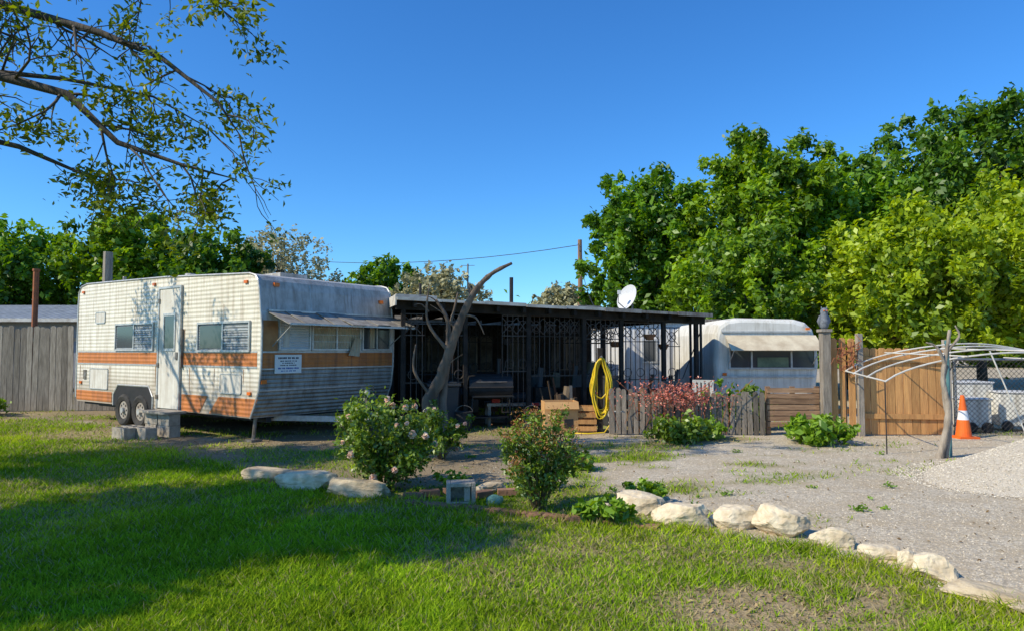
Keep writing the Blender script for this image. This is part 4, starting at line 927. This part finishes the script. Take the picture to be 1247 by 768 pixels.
RK = [
 (-2.75, 8.05, .62, .26, .12, -.05, limed, .85), (-2.22, 7.55, .66, .22, .17, -.25, lime, .9), (-1.60, 7.2, .58, .22, .16, -.2, limed, .9),
 (-.25, 7.35, .3, .16, .1, .2, limed, .6),
 (1.22, 6.45, .42, .22, .18, -.3, lime, .75), (1.46, 5.98, .44, .22, .18, -.35, lime, .75),
 (1.92, 5.95, .38, .24, .17, -.2, lime, .5), (2.22, 5.72, .40, .26, .24, -.4, lime, .1), (2.47, 5.35, .32, .20, .14, -.5, lime, .2),
 (2.66, 5.00, .27, .18, .11, -.3, lime, .3), (2.73, 4.80, .14, .14, .13, .3, lime, .2), (2.80, 4.62, .25, .19, .15, -.6, lime, .25),
 (2.90, 4.20, .46, .18, .07, -.75, limed, .8), (3.05, 3.80, .42, .17, .07, -.85, limed, .8), (.9, 6.35, .2, .15, .1, .1, lime, .3)]
for i, (x, y, a_, b_, c_, rz, mt, bxx) in enumerate(RK):
    rock('limestone_rock' if i == 0 else 'limestone_rock.%03d' % i, (x, y, c_ * .40), (a_, b_, c_ * 1.1), rz, i + 1, mt, bxx)
mb = MB(); r_ = Matrix.Rotation(.12, 3, 'Z')
for o_, d_ in (((-.12, 0, 0), (.04, .2, .22)), ((.12, 0, 0), (.04, .2, .22)), ((0, 0, .09), (.198, .2, .04)), ((0, 0, -.09), (.198, .2, .04)), ((.0, .08, 0), (.198, .03, .138)), ((.06, -.02, 0), (.06, .1, .138))):
    mb.box(Vector((-.50, 6.75, .12)) + r_ @ Vector(o_), d_, conc, rot=r_)
mb.obj('concrete_block', bevel=.006)
brick = M('edging_brick', (.32, .17, .10), (.21, .12, .08), scale=9, rough=.95, bump=.4, island=.25)
mb = MB(); x = -1.05
ex = [-1.05, -.5, .56, 1.3]; ey = [6.82, 6.60, 6.12, 5.78]
while x < 1.2:
    y = np.interp(x + .1, ex, ey); sl = math.atan2(-.45, 1); mb.box((x + .1, float(y), .010), (.20, .09, .06), brick, rot=sl + rnd.uniform(-.06, .06), jit=.004); x += .19
mb.obj('brick_edging', bevel=.004)
mb = MB()
for (x, y, z, a) in ((-.85, 7.15, .035, .3), (-.62, 7.25, .035, -.4), (-.05, 7.2, .035, .1), (-1.0, 7.0, .035, 0), (-.3, 7.1, .035, .6)): mb.box((x, y, z), (.2, .1, .065), brick, rot=a)
mb.obj('loose_bricks', bevel=.004)
rock('green_glass_stone', (-.17, 6.75, .05), (.16, .10, .10), .2, 44, M('green_stone', (.12, .28, .22), (.2, .34, .28), rough=.3), .1)

# ---------------------------------------------------------------- bushes and plants
rose_l = leafmat('rose_leaves', (.045, .10, .010), (.24, .36, .025), .3, .06)
weed_l = leafmat('weed_leaves', (.08, .18, .010), (.28, .46, .03), .35, .05)
redl = leafmat('red_shoots', (.34, .09, .04), (.48, .30, .08), .3)
petal = leafmat('rose_petals', (.84, .50, .38), (.92, .80, .60), .3)
stem = M('green_stem', (.11, .12, .05), (.15, .09, .05), rough=.8)
def bush(name, c, rad, H, n, leaf, mat, roses=0, red=0, sparse=.3, stems=14):
    e = empty(name); x, y = c; mb = MB(); tips = []
    for i in range(stems):
        a = rnd.uniform(0, 6.28); rr_ = rad * math.sqrt(rnd.random()); hz = H * rnd.uniform(.5, 1.0) * (1 - .3 * (rr_ / rad) ** 2)
        p = Vector((x + rr_ * math.cos(a), y + rr_ * math.sin(a), hz)); s = Vector((x + .12 * rr_ * math.cos(a), y + .12 * rr_ * math.sin(a), 0))
        md = s.lerp(p, .55) + Vector((rnd.uniform(-.05, .05), rnd.uniform(-.05, .05), .06)); mb.tube([s, md, p], [.008, .006, .002], stem, 4)
        for f in (.35, .5, .65, .8, .9, 1):
            q = s.lerp(md, f / .55) if f < .55 else md.lerp(p, (f - .55) / .45); tips.append((*(q + Vector([rnd.gauss(0, rad * .12) for _ in range(3)])), f))
    T = np.array(tips); C = T[:, :3]; C[:, 2] = np.maximum(C[:, 2], .05)
    V, t = crown(C, rad * R.uniform(.10, sparse, len(C)), n, leaf, R.random(len(C)), shell=.6); V[:, 2] = np.maximum(V[:, 2], .01)
    npmesh('foliage', V, 4, mat, tint=t, parent=e); mb.obj('stems', parent=e)
    if red:
        top = C[T[:, 3] > .85]; ci = R.integers(0, len(top), red); P = top[ci] + R.normal(0, rad * .07, (red, 3)) + np.array([0, 0, .04])
        npmesh('red_shoots', leafverts(P, unit(R.normal(size=(red, 3))), leaf * .8, leaf * .25), 4, redl, tint=R.random(red), parent=e)
    if roses:
        Vs = []; cen = np.array([x, y, H * .52])
        for i in range(roses):
            d = unit(R.normal(size=3) * np.array([1, .8, .9]) + np.array([0, -.7, .35])); p = cen + d * np.array([rad * .95, rad * .95, H * .44])
            nn_ = 34; k_ = R.uniform(.7, 1.3); dd_ = unit(R.normal(size=(nn_, 3)) * .9 + d); Vs.append(leafverts(p + dd_ * .026 * k_ * R.uniform(.3, 1.2, (nn_, 1)), unit(dd_ + R.normal(size=(nn_, 3)) * .4), .028 * k_, .024 * k_))
        V = np.concatenate(Vs); npmesh('blooms', V, 4, petal, tint=R.random(len(V) // 4), parent=e)
    return e
bush('rose_bush', (-1.40, 7.6), .58, 1.08, 7200, .028, rose_l, roses=16, stems=30)
bush('rose_bush', (-.98, 9.6), .38, .75, 2800, .032, rose_l, roses=8, stems=16)
bush('nandina_shrub', (.25, 6.55), .44, 1.04, 6200, .021, rose_l, red=1500, stems=44, sparse=.19)
bush('broadleaf_weed', (.82, 6.0), .22, .26, 420, .045, weed_l, stems=10)
bush('broadleaf_weed', (1.35, 6.9), .22, .2, 320, .045, weed_l, stems=8)
bush('broadleaf_weed', (-.65, 7.4), .2, .22, 260, .035, weed_l, stems=8)
bush('broadleaf_weed', (.95, 8.8), .28, .25, 500, .035, weed_l, stems=10)
bush('broadleaf_weed', (.5, 7.6), .28, .18, 400, .03, weed_l, stems=10)
bush('lily_clump', (2.75, 11.3), .55, .36, 2000, .05, rose_l, stems=30)
bush('lily_clump', (3.3, 11.8), .4, .30, 1100, .05, weed_l, stems=20)
bush('squash_plant', (4.95, 11.2), .5, .36, 1300, .07, weed_l, stems=22)
bush('shrub', (-12.2, 15.9), .5, .55, 1800, .05, weed_l, stems=16)
bush('shrub', (4.6, 13.2), .4, .9, 1200, .06, rose_l, stems=14)
bush('shrub', (3.9, 12.8), .35, 1.0, 900, .05, weed_l, stems=14)
k = 60; yy = np.exp(R.uniform(math.log(5.2), math.log(12), k)); xx = R.uniform(-.15, .55, k) * yy; g, dd, lw, dt, e_ = masks(xx, yy)
ok = (e_ < -.15) & (np.hypot(xx - 6.75, yy - 8) > 1.9) & ((xx < 2.8) | (R.random(k) < .4)); xx, yy = xx[ok], yy[ok]
C = np.stack([xx, yy, np.full(len(xx), .02)], -1); V, t = crown(C, R.uniform(.03, .09, len(xx)), 1300, .018, R.random(len(xx)), flat=.45); V[:, 2] = np.maximum(V[:, 2], .008); npmesh('gravel_weeds', V, 4, weed_l, tint=t)
e = empty('dried_red_vine'); n = 900; P = np.stack([R.normal(2.9, .42, n), R.normal(12.1, .08, n), np.clip(R.normal(.72, .13, n), .1, 1.05)], -1)
redv = leafmat('dry_red_leaves', (.55, .12, .08), (.85, .36, .26), .25)
npmesh('foliage', leafverts(P, unit(R.normal(size=(n, 3))), .026, .012), 4, redv, tint=R.random(n), parent=e)
mb = MB()
for i in range(30):
    x = rnd.gauss(2.9, .42); mb.tube([(x, 12.18, rnd.uniform(0, .3)), (x + rnd.uniform(-.2, .2), 12.12, .7), (x + rnd.uniform(-.5, .5), 12.1, rnd.uniform(.7, 1.0))], .006, rust, 4)
mb.obj('stems', parent=e)
